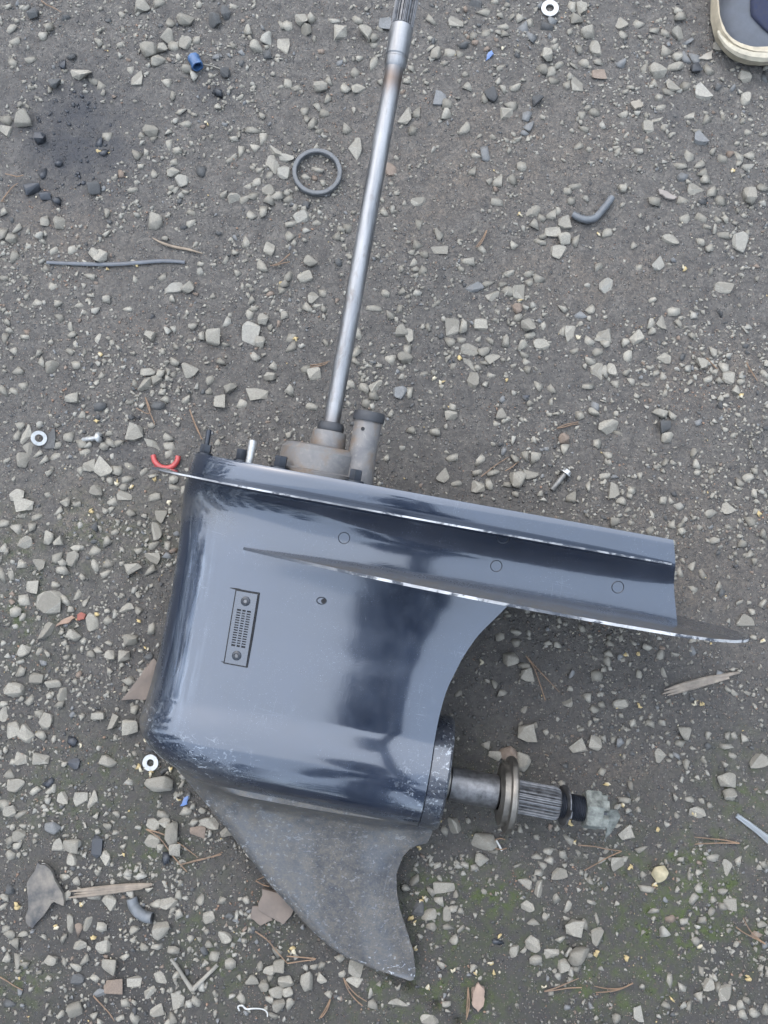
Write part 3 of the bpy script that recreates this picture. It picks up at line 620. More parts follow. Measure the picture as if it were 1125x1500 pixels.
SDATA = '''0 0 3.75|176,70,60,45dr 355,92,55,40dr 265,145,50,45r 228,188,60,42r 68,158,60,40 78,228,50,45 778,25,85,60r 875,22,55,45 1015,105,85,55r 940,125,50,40 915,200,65,60r 815,270,90,70r 890,258,60,45r 955,258,45,40 868,322,75,65r 1015,240,65,55 1075,222,45,35 548,235,45,50 665,243,45,40 392,300,45,45dr 440,395,100,60r 295,455,60,50dr 510,443,50,30 557,460,45,40 715,383,42,42 750,420,55,70 1063,415,45,55pr 1030,378,55,45r 915,460,50,40 943,520,42,55 990,615,55,35 1020,675,75,40 128,645,80,75r 35,655,60,50 25,718,65,50 218,755,55,55wr 585,745,55,45 540,778,40,60wr 568,832,50,40w 320,892,38,36wr 232,950,50,50w 175,1035,75,60wr 245,1072,60,45wr 305,1100,50,45wr 515,1030,65,70dr 825,710,80,55r 848,760,35,38 928,795,40,60 975,832,48,38r 750,850,60,50 950,938,65,55r 1000,992,65,55p 850,955,35,40 730,1048,55,28 165,320,55,40 70,338,42,50 335,355,40,50w
280 0 3.75|125,105,70,65dr 190,70,50,60dr 228,30,50,38 312,165,45,50r 410,205,55,60pr 357,245,70,60r 415,297,48,45d 505,250,60,70 605,95,65,65r 660,95,50,45r 630,152,58,60r 530,142,45,40 495,138,35,45 787,110,58,30p 820,175,65,75r 915,108,48,52 955,178,65,85r 1003,205,42,48r 1040,158,42,38 1005,245,50,30 1065,125,60,65b 187,395,52,55dr 143,510,55,45wr 23,222,42,38 710,478,68,48r 755,448,42,42 578,488,55,35 535,460,42,50 850,485,50,45 920,482,65,50 905,400,50,45 1008,355,45,70 925,318,36,36 620,612,50,42 692,590,40,42 735,627,50,35 670,680,50,50 635,658,35,35 858,705,48,50r 400,768,50,55 335,710,80,35 465,825,68,62 525,862,72,50p 432,885,60,60 458,925,60,55 512,948,65,65p 382,938,40,40 428,968,40,40 360,1003,42,45 315,1027,45,35 175,1063,40,45 235,1090,75,55r 297,1100,48,40 342,1078,52,40 425,1050,65,50 475,1072,62,45 430,1105,60,50 533,1095,45,45 900,812,60,95 697,932,55,35 628,970,50,40 350,812,45,50 278,838,40,55 230,858,36,42 750,548,42,42 55,940,55,50d
560 0 3.75|405,115,70,50 515,25,70,50d 552,65,70,38 272,105,55,48 760,102,42,45 768,153,55,55b 818,212,58,52b 905,152,60,50d 935,120,45,50b 810,140,38,50 670,148,65,35 678,190,55,28 565,188,52,42 500,205,36,42 705,92,38,48 440,240,60,40dr 375,293,60,38 262,252,42,38 295,285,55,70r 430,300,40,45 1040,45,45,52 1095,42,52,60r 1068,103,58,48r 903,303,58,62r 880,385,55,50 925,392,45,52 975,362,52,40 940,260,42,40 1083,270,42,42 1058,355,48,42 945,447,58,38 1015,470,45,38 1070,455,55,75 655,380,50,35 600,515,70,75dr 570,540,40,48 665,485,38,52 725,470,58,45 635,445,30,38 855,545,58,55dr 708,582,65,40 685,620,58,55 795,640,48,45b 805,697,55,45b 780,725,40,30b 350,630,55,50 358,580,52,50 315,540,65,62b 122,637,60,78 185,615,38,55 165,725,40,50 470,480,58,42 450,705,55,55 565,845,45,70b 515,855,55,35 490,938,40,38 45,925,60,62t 630,990,50,55 720,988,50,48 765,915,45,42 1060,1020,60,45 1015,1050,58,36 1095,630,45,38 1105,705,50,48 1085,803,58,40 630,1110,60,40 205,1105,85,40
825 0 3.75|185,255,65,75 135,175,70,55r 318,125,65,55 330,188,45,50 422,130,60,42 640,92,65,38r 630,62,40,35r 632,180,65,55r 685,220,55,42b 560,178,40,50 502,165,52,35 525,380,88,70r 455,378,45,48 620,360,85,42r 632,302,55,55 675,315,40,55b 720,320,50,60b 568,275,55,48 313,340,52,52b 195,405,65,55t 65,355,48,42 115,350,52,42 195,340,48,32 605,468,60,55 670,482,48,48 580,500,65,35 500,458,40,36 770,505,75,80p 800,380,50,62 852,250,52,52r 1000,415,65,55 1015,535,60,55 1110,420,40,60d 465,695,52,65 525,650,80,40 535,598,52,30 328,632,52,40 115,705,50,52 170,605,52,45 733,715,55,36 757,757,62,62b 685,640,55,30 788,655,48,45 820,830,35,45 875,875,48,50 963,862,45,60 1018,853,58,40 1015,918,60,50p 1018,715,45,40 692,855,45,60 643,910,65,36 748,903,50,35 655,980,52,45b 763,948,60,38 778,988,50,38 728,1045,78,55 820,1055,58,45 665,1098,78,36 870,1105,58,45 765,1100,50,45d 500,1105,55,50 1025,1070,62,90r 1100,1028,60,36 328,1037,50,40r 90,803,60,40 410,828,50,40 102,628,42,40 523,545,36,36
0 300 3.75|245,85,48,58r 322,95,62,62r 210,162,52,42pr 92,130,52,48 58,183,60,48r 12,160,50,55 20,42,45,40 850,85,75,80r 1055,45,55,38 1050,103,42,35 395,245,62,45 300,255,40,45 80,290,42,60 510,265,55,68r 550,272,65,75r 490,393,58,45 287,450,52,48 950,452,100,55p 1030,452,65,60r 580,518,42,40r 205,542,50,35 325,618,48,50 320,542,42,40r 385,670,36,48 823,722,60,50r 920,692,42,38pr 1060,668,48,38r 1110,720,40,50r 545,737,40,48 22,730,42,50 208,812,36,48r 228,862,40,50 280,887,65,62r 422,762,36,36 418,875,45,48 100,912,52,42 125,995,55,38 75,1025,52,45 20,1020,45,52 392,1057,65,58r 715,1080,52,36r 962,868,50,50r 1042,907,85,75r 810,918,75,48r 880,928,50,42r 795,975,65,80r 858,963,60,52r 740,980,40,35 870,1105,65,40d 910,1070,48,36 1015,1062,48,50 548,1105,60,45d 705,570,52,30 742,408,36,36 890,400,36,48 435,550,45,30
280 300 3.75|602,70,72,58p 550,105,55,42 548,175,50,52 690,102,48,32 637,145,42,28p 302,205,48,58 430,242,52,65 393,340,50,55 655,308,70,55r 625,392,72,58 537,395,48,45 512,428,48,40 502,470,42,38 672,505,50,65 725,490,45,36 633,565,60,50 695,555,55,25 335,60,50,40 395,45,48,55 185,638,55,48p 332,525,38,42 395,628,58,55r 320,600,38,48 327,700,85,110p 377,750,55,58r 120,727,75,75r 65,717,45,48r 15,665,40,36r 158,862,55,38r 352,832,58,48 547,777,48,48 547,730,50,48 452,887,48,45 430,938,58,45r 635,895,55,55 675,925,65,65 543,1020,52,58 360,1042,105,55 215,1005,65,52r 155,1075,58,75r 278,1098,55,52 103,962,55,48 95,1022,42,36 0,912,65,75r 662,1110,60,42 915,708,45,55 905,862,48,38 912,812,50,60 945,1012,52,55 1012,1000,65,65 1002,1045,48,48 965,1090,48,45 1095,850,65,48 880,985,38,42 1008,570,80,30 1100,600,45,50 1055,40,42,45 798,172,42,45 860,130,38,48 1068,490,42,40
560 300 3.75|828,30,80,52 838,108,58,52 1003,95,62,55 937,145,75,52 1000,182,65,65r 965,257,80,65 1062,200,50,60 888,168,45,36 870,198,58,40 925,50,50,45 878,72,36,40 968,40,30,45 310,165,48,55 200,110,40,50 195,218,55,45r 310,250,85,38 228,268,45,50 155,265,42,30 163,317,46,36 545,243,50,40 725,222,38,48 468,315,68,40 222,370,42,52 508,450,85,45b 580,432,72,40 605,502,65,50 690,370,58,42 660,440,42,30 688,478,58,48 748,480,55,65 862,410,58,52 808,427,48,38 805,375,50,40 745,568,52,55tr 745,622,40,40 800,652,72,72r 890,660,50,42 812,718,52,40 875,768,75,58 785,820,48,36 770,770,55,48 790,865,42,40 1035,710,52,78 987,692,38,55 1062,797,52,42 998,570,52,40 1090,605,62,40b 540,655,68,65 385,672,65,75 445,667,40,68 372,742,52,58 437,742,50,30 482,803,85,68 560,805,58,50 605,848,70,50 482,880,65,70 500,962,55,80 598,937,48,30 590,752,36,42 680,748,42,55 105,685,62,58r 148,718,50,65 135,797,42,48 125,838,75,58r 48,848,72,48 225,930,55,30 95,1033,68,60b 148,1035,36,52 45,595,45,50 95,573,30,48 858,998,48,52 938,1007,52,42 790,1058,40,40d 385,1110,50,36
825 300 3.75|668,77,52,48 752,75,55,52 850,82,38,36 835,133,30,50 790,120,40,28 755,197,42,48 878,170,58,36 975,205,78,95p 590,190,80,45 240,150,50,45 235,450,62,80p 520,320,58,62p 885,452,88,55 198,345,42,46 415,345,38,35 148,572,48,42 95,607,62,38b 545,642,60,65 485,650,46,50 490,690,40,36 635,648,40,45 610,582,55,45 220,715,72,60 237,758,58,46 405,722,65,65 145,750,46,52 345,755,40,48 355,835,45,65 555,838,65,55 190,805,50,45 155,848,58,50 187,912,55,75 222,918,36,65 275,900,58,62 345,920,42,38 290,988,45,42 375,968,42,50 137,990,60,40 510,925,40,38 553,937,38,42 768,872,58,58r 882,895,50,45 912,945,65,65 955,1012,52,50r 825,808,36,52 1103,935,40,50 978,967,40,36 453,988,52,25 795,960,40,40 175,1105,62,50b 68,797,50,42
0 600 3.75|110,90,48,50 97,142,42,48 145,132,50,95 275,155,55,100d 310,188,50,45 158,217,60,60 118,275,62,80r 207,243,52,36 238,277,52,45 300,258,55,42 372,145,55,52 448,190,52,42 735,122,85,85r 615,178,58,52 660,183,52,48 840,197,80,62 930,152,55,52 930,200,60,38 928,245,62,45 568,312,88,95 490,305,58,62 643,337,62,45 468,237,55,38 442,338,36,42 712,315,58,50 702,378,62,48 608,392,42,36 530,447,62,62r 678,420,48,46 685,468,68,48 848,480,62,45 795,345,42,46 952,382,42,42 962,430,58,36 1010,440,30,60 95,470,68,60 128,527,95,62 358,508,52,52r 420,520,52,38 320,558,48,46 205,588,52,42 125,577,48,36 25,620,50,42 90,662,58,52 175,648,50,40 885,588,55,62 862,668,52,82 270,705,52,72r 325,722,52,52r 142,735,68,68 588,727,52,55 420,762,55,48 633,677,40,32 522,782,58,52 835,820,75,55 730,877,90,62r 823,882,60,52 320,815,50,60 395,820,65,70 348,882,68,42 345,838,60,48 530,852,42,75 595,845,62,45 585,902,58,45 220,850,55,58 130,847,60,40 70,897,38,68 18,910,42,75 180,975,58,62 275,1058,110,110 135,1047,55,52 360,1048,55,52 415,1015,55,52 455,920,42,36 700,1088,68,48 762,1105,45,40 468,1062,38,36 308,967,48,42 90,1110,55,50 20,760,50,45 847,747,50,40 922,750,36,42 762,778,46,30 580,557,44,32 612,550,36,42 620,505,62,45
0 900 3.75|250,85,80,95r 405,112,75,62r 505,42,65,85 600,35,52,40 715,140,72,58r 835,78,42,52 130,200,65,58 110,262,40,30p 200,352,75,62r 70,415,105,78r 160,473,42,58 290,382,82,45r 340,440,50,75r 605,225,50,55r 540,198,52,42 503,218,40,40 678,232,58,68r 458,143,36,42 115,315,46,50 535,560,70,48r 620,590,55,82r 715,620,75,80r 218,552,58,48 250,590,62,85 70,635,65,75 140,655,72,90 222,668,60,52 115,787,60,68 222,792,75,55 590,808,90,65r 15,545,55,75 50,880,52,58 80,940,90,62 870,932,138,85r 345,1012,50,65 443,1018,62,68 510,1015,45,85 265,925,55,50w 400,815,65,60w 395,695,50,60w 20,1045,55,58 55,1085,60,60 115,1100,65,40 895,1105,60,50 1020,1088,58,52 195,970,60,45 235,265,38,34b 700,365,60,45 740,525,42,45 835,740,55,50d 910,865,50,45d 815,228,45,36d 685,410,28,30
0 1200 3.75|285,48,85,65br 105,88,60,65 100,145,42,42 55,200,48,55 388,148,85,72r 320,140,55,62 398,220,55,60 535,150,55,110w 578,215,50,70 840,30,60,60 838,120,75,62 945,80,62,130r 960,170,58,70r 900,15,60,55 885,160,48,42 912,215,48,60w 1085,75,75,60t 1065,20,50,50 425,345,40,55 360,318,60,35 600,457,68,78 518,420,78,40 930,455,80,62 858,462,60,42 982,418,40,50 982,522,48,55 385,572,40,90 485,575,50,70 563,590,50,50 435,600,36,80t 570,697,65,70 445,695,62,58 885,612,85,85r 865,690,55,40 795,700,42,45 745,610,50,55 955,718,58,42 600,815,78,88r 625,915,90,75t 735,895,72,58 885,868,68,58 280,778,65,60r 98,780,40,75 465,770,50,62 425,878,70,55d 522,870,42,42 418,812,55,38 410,1048,78,85r 548,960,60,55b 820,955,50,65 690,1012,45,52 975,1000,65,75 862,1055,68,65 1085,995,50,60 745,1090,48,65 948,1090,45,60 60,380,55,50d 20,435,50,45 20,480,42,36 128,630,50,32 52,637,55,46 35,598,40,40 75,685,55,52 350,652,36,55 40,760,40,60 55,1010,62,45d 660,1095,40,42 1110,25,40,45
280 1200 3.75|192,62,65,68r 98,25,90,55 168,450,42,40 98,538,60,58 185,648,65,55 325,540,36,36 125,755,55,50 217,792,52,52 335,883,68,55r 375,810,48,55 435,830,75,52r 482,805,60,65r 438,875,40,36 520,893,85,60r 400,917,52,60r 465,955,78,60r 530,957,55,60r 482,1025,65,65r 543,1018,42,65 428,995,45,40 445,1078,70,36 633,892,62,110r 718,875,50,58r 715,805,38,42 678,812,46,30 905,815,70,100 895,895,75,52 820,760,60,45 750,968,36,52 1000,1020,50,55 37,995,52,60 275,985,42,65 830,855,35,42 480,730,55,55 985,955,25,50 50,440,40,60
560 1200 3.75|392,35,68,78 342,65,36,50 562,128,130,92r 548,225,70,72r 612,180,45,30 300,262,42,42 452,252,40,42 508,270,40,38 172,332,50,60 127,382,46,48r 340,378,98,52 275,400,52,50 308,457,50,46 255,527,85,60r 195,490,60,80d 355,525,40,80 270,592,50,45 365,598,60,40 435,610,42,48 393,658,42,52 430,507,42,30 330,803,50,42 85,1010,90,40 265,1100,95,50 1020,113,56,56 912,170,52,42 848,205,52,40 918,222,50,48 748,258,46,26 862,287,48,42 970,302,75,60 832,325,30,40 783,357,62,52 865,383,48,85 798,475,62,58 955,437,42,55 1022,480,50,55 830,568,60,40 1055,600,98,80r 1115,578,50,60 825,678,68,88 975,660,50,34 728,730,52,62 842,772,58,48 932,740,70,48 998,805,56,62 1085,760,105,100r 1070,820,42,36 775,722,36,30 900,535,36,40 527,975,62,100t 635,680,55,40w 1010,545,45,34
825 1200 3.75|350,72,78,68 25,115,52,52 437,168,72,38 302,252,65,68 232,170,36,36 75,187,36,32 145,340,36,45 440,303,36,50 820,205,60,45 895,265,52,80 745,288,36,42 697,305,30,46 745,378,48,52 720,438,50,60 875,397,50,38 915,468,58,58 768,555,56,36 560,612,50,58p 588,548,52,42t 187,643,56,88 187,548,22,60 143,752,36,32 455,385,75,40 495,502,60,25 960,230,40,50 1100,248,42,36 585,895,34,85 655,918,42,48 798,912,52,68 743,980,46,55 897,960,75,82 850,918,36,55 972,1020,46,46 1005,997,36,42 1048,1058,52,50 985,1078,42,60 690,1025,30,55 930,1032,36,30 562,1020,45,40 412,1065,45,75p 1105,1040,40,55 1068,635,60,40t 160,455,50,30
825 880 3.75|1002,108,80,58 810,168,72,36 878,195,55,36 978,12,46,30 1037,62,36,32 1043,198,34,32 460,255,46,42r 538,297,46,46 618,292,46,24 712,272,36,60b 242,330,46,55 185,410,50,55 40,482,36,26 25,548,55,62 130,535,50,45 318,568,78,45 212,575,36,40 478,672,42,46 560,392,36,50 315,205,36,42 445,530,30,28 672,730,65,72r 643,778,52,42 712,810,36,26 82,793,85,68 175,782,62,72 278,762,30,38 355,780,28,50 535,848,52,72 895,795,65,36 902,742,30,38 940,742,30,38 1000,752,38,42 932,850,40,36 1075,885,85,75 768,882,32,40 908,988,105,78r 917,1065,68,68r 735,1168,75,62 692,1088,46,32 335,1097,62,34 805,1128,30,42 1005,507,42,26 938,507,34,36 797,745,30,45
825 600 3.75|248,95,98,80r 535,18,75,50r 565,95,60,68dr 577,150,65,52r 170,8,55,40r 90,22,42,60 232,360,52,48 278,442,50,72 378,437,42,46 325,498,56,48 40,475,50,55 140,420,28,55 735,297,42,46 605,293,30,28 742,340,36,32 1022,367,58,50 975,398,42,46 958,430,36,32 1055,455,40,50 905,540,70,55 1030,615,58,46 815,572,60,42 835,713,58,38 910,645,40,28 592,627,34,42 640,640,36,46 552,497,40,36 290,622,56,50 1032,795,50,42 985,735,46,36 1105,685,42,55 710,860,42,42 770,905,36,52 857,972,42,50 710,988,60,34 978,1063,50,30 1035,1110,36,34 645,890,36,55 375,625,34,34 480,660,40,50 492,575,28,40 352,552,42,28 190,170,40,70 5,160,50,50t 15,218,50,52 298,130,52,30 245,252,46,34 600,30,42,46
600 300 2.143|132,635,30,18 130,660,36,26r 80,710,30,26r 288,655,30,32r 272,688,22,20 305,677,28,22 365,603,20,18w 133,797,32,28 220,800,28,36 332,797,28,24r 362,790,24,28 398,796,30,34 378,838,48,40 340,862,46,50r 213,838,26,26 146,877,34,20 215,882,36,38 250,877,22,36 310,875,30,20 332,905,20,24 104,850,34,40 262,840,36,22 505,912,28,32
700 880 2.647|130,227,55,52r 180,250,42,34 192,288,48,50r 148,163,38,28 148,122,36,26 88,135,34,36 310,170,26,24 342,388,58,48 190,510,68,68r 65,603,44,40r 122,598,68,62tr 172,625,60,75r 65,325,24,28 28,562,34,30 348,928,44,42 578,898,58,56 570,772,46,26 180,423,28,24'''
stones = []
for line in SDATA.strip().splitlines():
    hd, body = line.split('|'); ox, oy, s_ = map(float, hd.split())
    for tok in body.split():
        a = tok.split(','); t_ = ''.join(c for c in a[3] if c.isalpha()); hh = float(a[3].rstrip('abcdefghijklmnopqrstuvwxyz'))
        stones.append([ox + float(a[0]) / s_, oy + float(a[1]) / s_, float(a[2]) / s_, hh / s_, t_.replace('r', ''), 'r' in t_])
uniq = []
for s_ in stones:
    if all(hypot(s_[0] - o[0], s_[1] - o[1]) > .45 * min(max(s_[2], s_[3]), max(o[2], o[3])) for o in uniq[-400:]): uniq.append(s_)
uniq.sort(key=lambda s_: -s_[2] * s_[3] * (1.25 if s_[5] else 1))
def seat(s_, rr):
    px, py, wp_, hp_, tone, rais = s_
    c = gp(px, py); w_ = (gp(px + wp_ / 2, py) - gp(px - wp_ / 2, py)).length * 1.12; h_ = (gp(px, py - hp_ / 2) - gp(px, py + hp_ / 2)).length * 1.12
    m = min(w_, h_); q_ = 1.0 if rais else 1.1; w_ *= q_; h_ *= q_
    tz, top = ((.8, .58) if rais else (.5, .25)); top *= rr.uniform(.8, 1.2); tz *= m; top *= m
    c = gp(px, py, top * .5); g = gzf(c)
    return c.x, c.y, g + top - tz / 2, w_, h_ * (.96 if rais else 1), tz
def joined(name, items, mats):
    "items: (proto, matrix3x4, material index) -> one mesh"
    vs_, fs_, mi_ = [], [], []; b = 0
    for (V_, F_), M_, k in items:
        vs_.append(V_ @ M_[:, :3].T + M_[:, 3]); fs_.append(F_ + b); mi_.append(np.full(len(F_), k)); b += len(V_)
    vs_ = np.concatenate(vs_); fs_ = np.concatenate(fs_); mi_ = np.concatenate(mi_)
    me = bpy.data.meshes.new(name); me.vertices.add(len(vs_)); me.vertices.foreach_set('co', vs_.astype(np.float32).ravel())
    me.loops.add(fs_.size); me.loops.foreach_set('vertex_index', fs_.ravel().astype(np.int32))
    me.polygons.add(len(fs_)); me.polygons.foreach_set('loop_start', np.arange(0, fs_.size, 3, dtype=np.int32)); me.polygons.foreach_set('material_index', mi_.astype(np.int32))
    me.update(calc_edges=True)
    for m in mats: me.materials.append(m)
    o = bpy.data.objects.new(name, me); col.objects.link(o); return o
pm = {}
for t_, m_ in ST.items():
    for k, (V_, F_) in enumerate(PROTO):
        me = bpy.data.meshes.new('stone'); me.from_pydata(V_.tolist(), [], F_.tolist()); me.update(); me.materials.append(m_)
        me.polygons.foreach_set('use_smooth', [True] * len(F_)); me.set_sharp_from_angle(angle=R(28)); pm[t_, k] = me
NBIG = 296
rr = random.Random(3)
LAND = [  # things a stone can be found by: phrase, spot
    ('the black rubber ring', 465, 256), ('the blue plastic cap', 286, 90), ('the bent grey hose piece', 868, 310), ('the long grey strip', 170, 385),
    ('the curled dry twig', 262, 362), ('the oil stain', 110, 220), ('the blue shard', 717, 83), ('the washer at the top edge', 805, 14), ('the shoe', 1085, 60),
    ('the square tan chip', 932, 155), ('the crescent-shaped chip', 977, 286), ('the splined shaft end', 620, 40), ('the middle of the drive shaft', 535, 400),
    ('the black rubber scrap', 1018, 100), ('the washer among the pebbles', 57, 642), ('the pan-head screw', 135, 642), ('the red ring piece', 242, 678), ('the pump housing', 440, 600),
    ('the bolt lying behind the plate', 820, 703), ('the plate tip', 1060, 930), ('the deck corner', 1010, 790), ('the brown pottery shard', 205, 1003), ('the gearcase nose', 190, 1070),
    ('the gearcase leading edge', 225, 880), ('the washer beside the gearcase nose', 221, 1117), ('the small blue fragment', 270, 1173), ('the large slate piece', 70, 1310), ('the pale split wood', 165, 1303),
    ('the curved grey tube', 207, 1332), ('the forked pale twig', 285, 1425), ('the thin white wire', 360, 1478), ('the broken brick piece', 400, 1330), ('the skeg tip', 606, 1440), ('the skeg trailing edge', 620, 1320),
    ('the thrust washer', 747, 1150), ('the corroded nut', 890, 1195), ('the weathered stick', 1030, 1000), ('the clear plastic strip', 1095, 1208), ('the yellowish rock', 966, 1282), ('the curved trailing edge of the leg', 690, 980),
    ('the crossed needles by the skeg', 260, 1240), ('the red chip', 120, 904), ('the tan pebble above the plate', 826, 642), ('the dark hollow', 965, 605), ('the needles at the bottom edge', 855, 1445), ('the needles beside the nut', 1050, 1232)]
big = uniq[:NBIG]; near = {}
for i, s_ in enumerate(big):
    k = min(range(len(LAND)), key=lambda k: hypot(s_[0] - LAND[k][1], s_[1] - LAND[k][2])); near.setdefault(k, []).append(i)
ORD = ['largest', 'second largest', 'third largest', 'fourth largest', 'fifth largest', 'sixth largest', 'seventh largest', 'eighth largest', 'ninth largest', 'tenth largest', 'eleventh largest', 'twelfth largest', 'thirteenth largest', 'fourteenth largest', 'fifteenth largest', 'sixteenth largest', 'seventeenth largest', 'eighteenth largest', 'nineteenth largest', 'twentieth largest', 'twenty-first largest', 'twenty-second largest', 'twenty-third largest', 'twenty-fourth largest', 'twenty-fifth largest']
TW = {'': 'grey', 'd': 'dark grey', 'w': 'oily black', 'p': 'pale grey', 't': 'tan', 'b': 'blue-grey'}
rank = {i: (k, n) for k, v in near.items() for n, i in enumerate(v)}
for i, s_ in enumerate(big):
    x, y, z, a, b, c = seat(s_, rr)
    o = bpy.data.objects.new('stone', pm[s_[4], rr.randrange(30) + (0 if s_[5] else 30)]); col.objects.link(o)
    o.location = (x, y, z); o.scale = (a * rr.choice((1, -1)), b * rr.choice((1, -1)), c); tl = 8 if s_[5] else 3; o.rotation_euler = (R(rr.uniform(-tl, tl)), R(rr.uniform(-tl, tl)), 0)
    k, n = rank[i]; nm, lx, ly = LAND[k]; dx, dy = s_[0] - lx, s_[1] - ly
    rel = ('above' if dy < 0 else 'below') if abs(dy) > 1.3 * abs(dx) else 'beside'
    asp = s_[2] / s_[3]; shp = 'elongated' if asp > 1.55 or asp < .65 else 'chunky' if s_[5] else 'flat'
    tag(o, f'{shp} {TW[s_[4]]} stone {rel} {nm}, {ORD[n]} stone there', 'stone', 'loose gravel stones')
TI = {'': 0, 'd': 1, 'w': 2, 'p': 3, 't': 4, 'b': 5}; TM = list(ST.values())
items = []
def m34(x, y, z, a, b, c, rz=0.0, tx=0.0, ty=0.0):
    M_ = Matrix.Translation((x, y, z)) @ Matrix.Rotation(tx, 4, 'X') @ Matrix.Rotation(ty, 4, 'Y') @ Matrix.Rotation(rz, 4, 'Z') @ Matrix.Diagonal((a, b, c, 1))
    return np.array(M_)[:3, :4]
for s_ in uniq[NBIG:]:
    x, y, z, a, b, c = seat(s_, rr); items.append((rr.choice(LOW if s_[5] else LOWF), m34(x, y, z, a * rr.choice((1, -1)), b * rr.choice((1, -1)), c, 0, R(rr.uniform(-4, 4)), R(rr.uniform(-4, 4))), TI[s_[4]]))
# the countless small chips between them, thick where the photograph has them thick
occ = np.array([(s_[0], s_[1], max(s_[2], s_[3])) for s_ in uniq])
def dens(px, py):
    d = 1.0 - .55 * min(1, max(0, (py - 750) / 300)) * (1 if px > 380 else .35)
    d *= 1 - .8 * exp(-((px - 110) / 75) ** 2 - ((py - 210) / 85) ** 2)
    if py < 420: d *= 1.15
    c = float(vnoise(px, py, 70, 21)) + .6 * float(vnoise(px, py, 30, 22)); return d * max(.12, .5 + .75 * c)
n_ = 0; tries = 0
while n_ < 17000 and tries < 120000:
    tries += 1
    px, py = rr.uniform(-130, 1255), rr.uniform(-150, 1600)
    if rr.random() > dens(px, py) * 1.1: continue
    sz = min(.012, .0029 * exp(abs(rr.gauss(0, .62)))); sz = max(sz, .0022)
    if sz > .005 and np.min(np.hypot(occ[:, 0] - px, occ[:, 1] - py) - occ[:, 2] / 2) < 2: continue
    p = gp(px, py); asp = rr.uniform(.6, 1.0); tz = sz * rr.uniform(.4, .7)
    q = rr.random(); k = 0 if q < .7 else 3 if q < .86 else 1 if q < .92 else 5 if q < .97 else 4
    if hypot((px - 110) / 75, (py - 210) / 85) < .9: k = 2
    items.append((rr.choice(LOWF), m34(p.x, p.y, gzf(p) + tz * .05, sz, sz * asp, tz, rr.uniform(0, 6.28), R(rr.uniform(-14, 14)), R(rr.uniform(-14, 14))), k)); n_ += 1
for _ in range(9000):      # the same gravel goes on past the picture
    x, y = rr.uniform(-1.5, 1.5), rr.uniform(-1.2, 2.1); px, py = topx(x, y)
    if -125 < px < 1250 and -145 < py < 1595: continue
    sz = min(.024, .0045 * exp(abs(rr.gauss(0, .7)))); tz = sz * rr.uniform(.4, .7); q = rr.random()
    items.append((rr.choice(LOWF), m34(x, y, gzf((x, y)) + tz * .05, sz, sz * rr.uniform(.6, 1), tz, rr.uniform(0, 6.28), R(rr.uniform(-9, 9)), R(rr.uniform(-9, 9))), 0 if q < .75 else 3 if q < .85 else 1))
tag(joined('gravel', items, TM), 'small grey gravel chips scattered over the dark ground', 'gravel', kind='stuff')
# grit: grains of one to three millimetres
octa = (np.array([(.5, 0, 0), (-.5, 0, 0), (0, .5, 0), (0, -.5, 0), (0, 0, .5), (0, 0, -.5)]), np.array([(0, 2, 4), (2, 1, 4), (1, 3, 4), (3, 0, 4), (2, 0, 5), (1, 2, 5), (3, 1, 5), (0, 3, 5)]))
items = []
for _ in range(38000):
    px, py = rr.uniform(-130, 1255), rr.uniform(-150, 1600)
    if rr.random() > .35 + .65 * dens(px, py): continue
    p = gp(px, py); sz = rr.uniform(.0008, .0019); q = rr.random()
    items.append((octa, m34(p.x, p.y, gzf(p) + sz * .1, sz * rr.uniform(.8, 1.5), sz, sz * rr.uniform(.6, 1), rr.uniform(0, 3), rr.uniform(0, 1), rr.uniform(0, 1)), 0 if q < .5 else 1 if q < .78 else 3 if q < .82 else 4 if q < .92 else 2))
tag(joined('grit', items, TM), 'fine dark grit and crumbs on the ground', 'grit', kind='stuff')
# dry husks, petals and crumbs of bark
HUSK = [simple('yellow_petal', (.55, .42, .2), .7, 0, .3, 200, 0), simple('pinkish_husk', (.3, .19, .13), .8, 0, .35, 200, 0), simple('brown_bark_crumb', (.15, .085, .055), .85, 0, .4, 200, 0), simple('cream_fleck', (.62, .55, .4), .7, 0, .2, 200, 0)]
def flake(seed):
    r_ = random.Random(seed); n = r_.choice((4, 5, 6, 7)); P = []
    for k in range(n):
        a = 2 * pi * k / n; q = r_.uniform(.22, .55); P.append((q * cos(a), q * sin(a), r_.uniform(-.12, .18)))
    V_ = P + [(0, 0, .12)] + [(x, y, z - .12) for x, y, z in P]
    F_ = [(k, (k + 1) % n, n) for k in range(n)] + [((k + 1) % n, k, n + 1 + k) for k in range(n)] + [((k + 1) % n, n + 1 + k, n + 1 + (k + 1) % n) for k in range(n)]
    return np.array(V_), np.array(F_)
FL = [flake(k) for k in range(16)]; items = []
cl = [(rr.uniform(0, 1125), rr.uniform(0, 1500), rr.uniform(8, 26)) for _ in range(60)] + [(x, y, r_) for x, y, r_ in ((45, 905, 25), (20, 880, 20), (100, 1085, 25), (80, 1090, 20), (10, 1110, 18), (960, 1310, 30), (840, 1290, 22), (690, 1450, 25), (650, 1425, 18), (1015, 550, 35), (1020, 580, 35), (110, 330, 30), (120, 350, 30), (335, 1345, 16), (860, 415, 30), (215, 485, 15), (205, 470, 15), (870, 1130, 25), (780, 1285, 15), (975, 1065, 30), (1110, 755, 10), (950, 55, 20), (975, 60, 15), (930, 480, 20))]
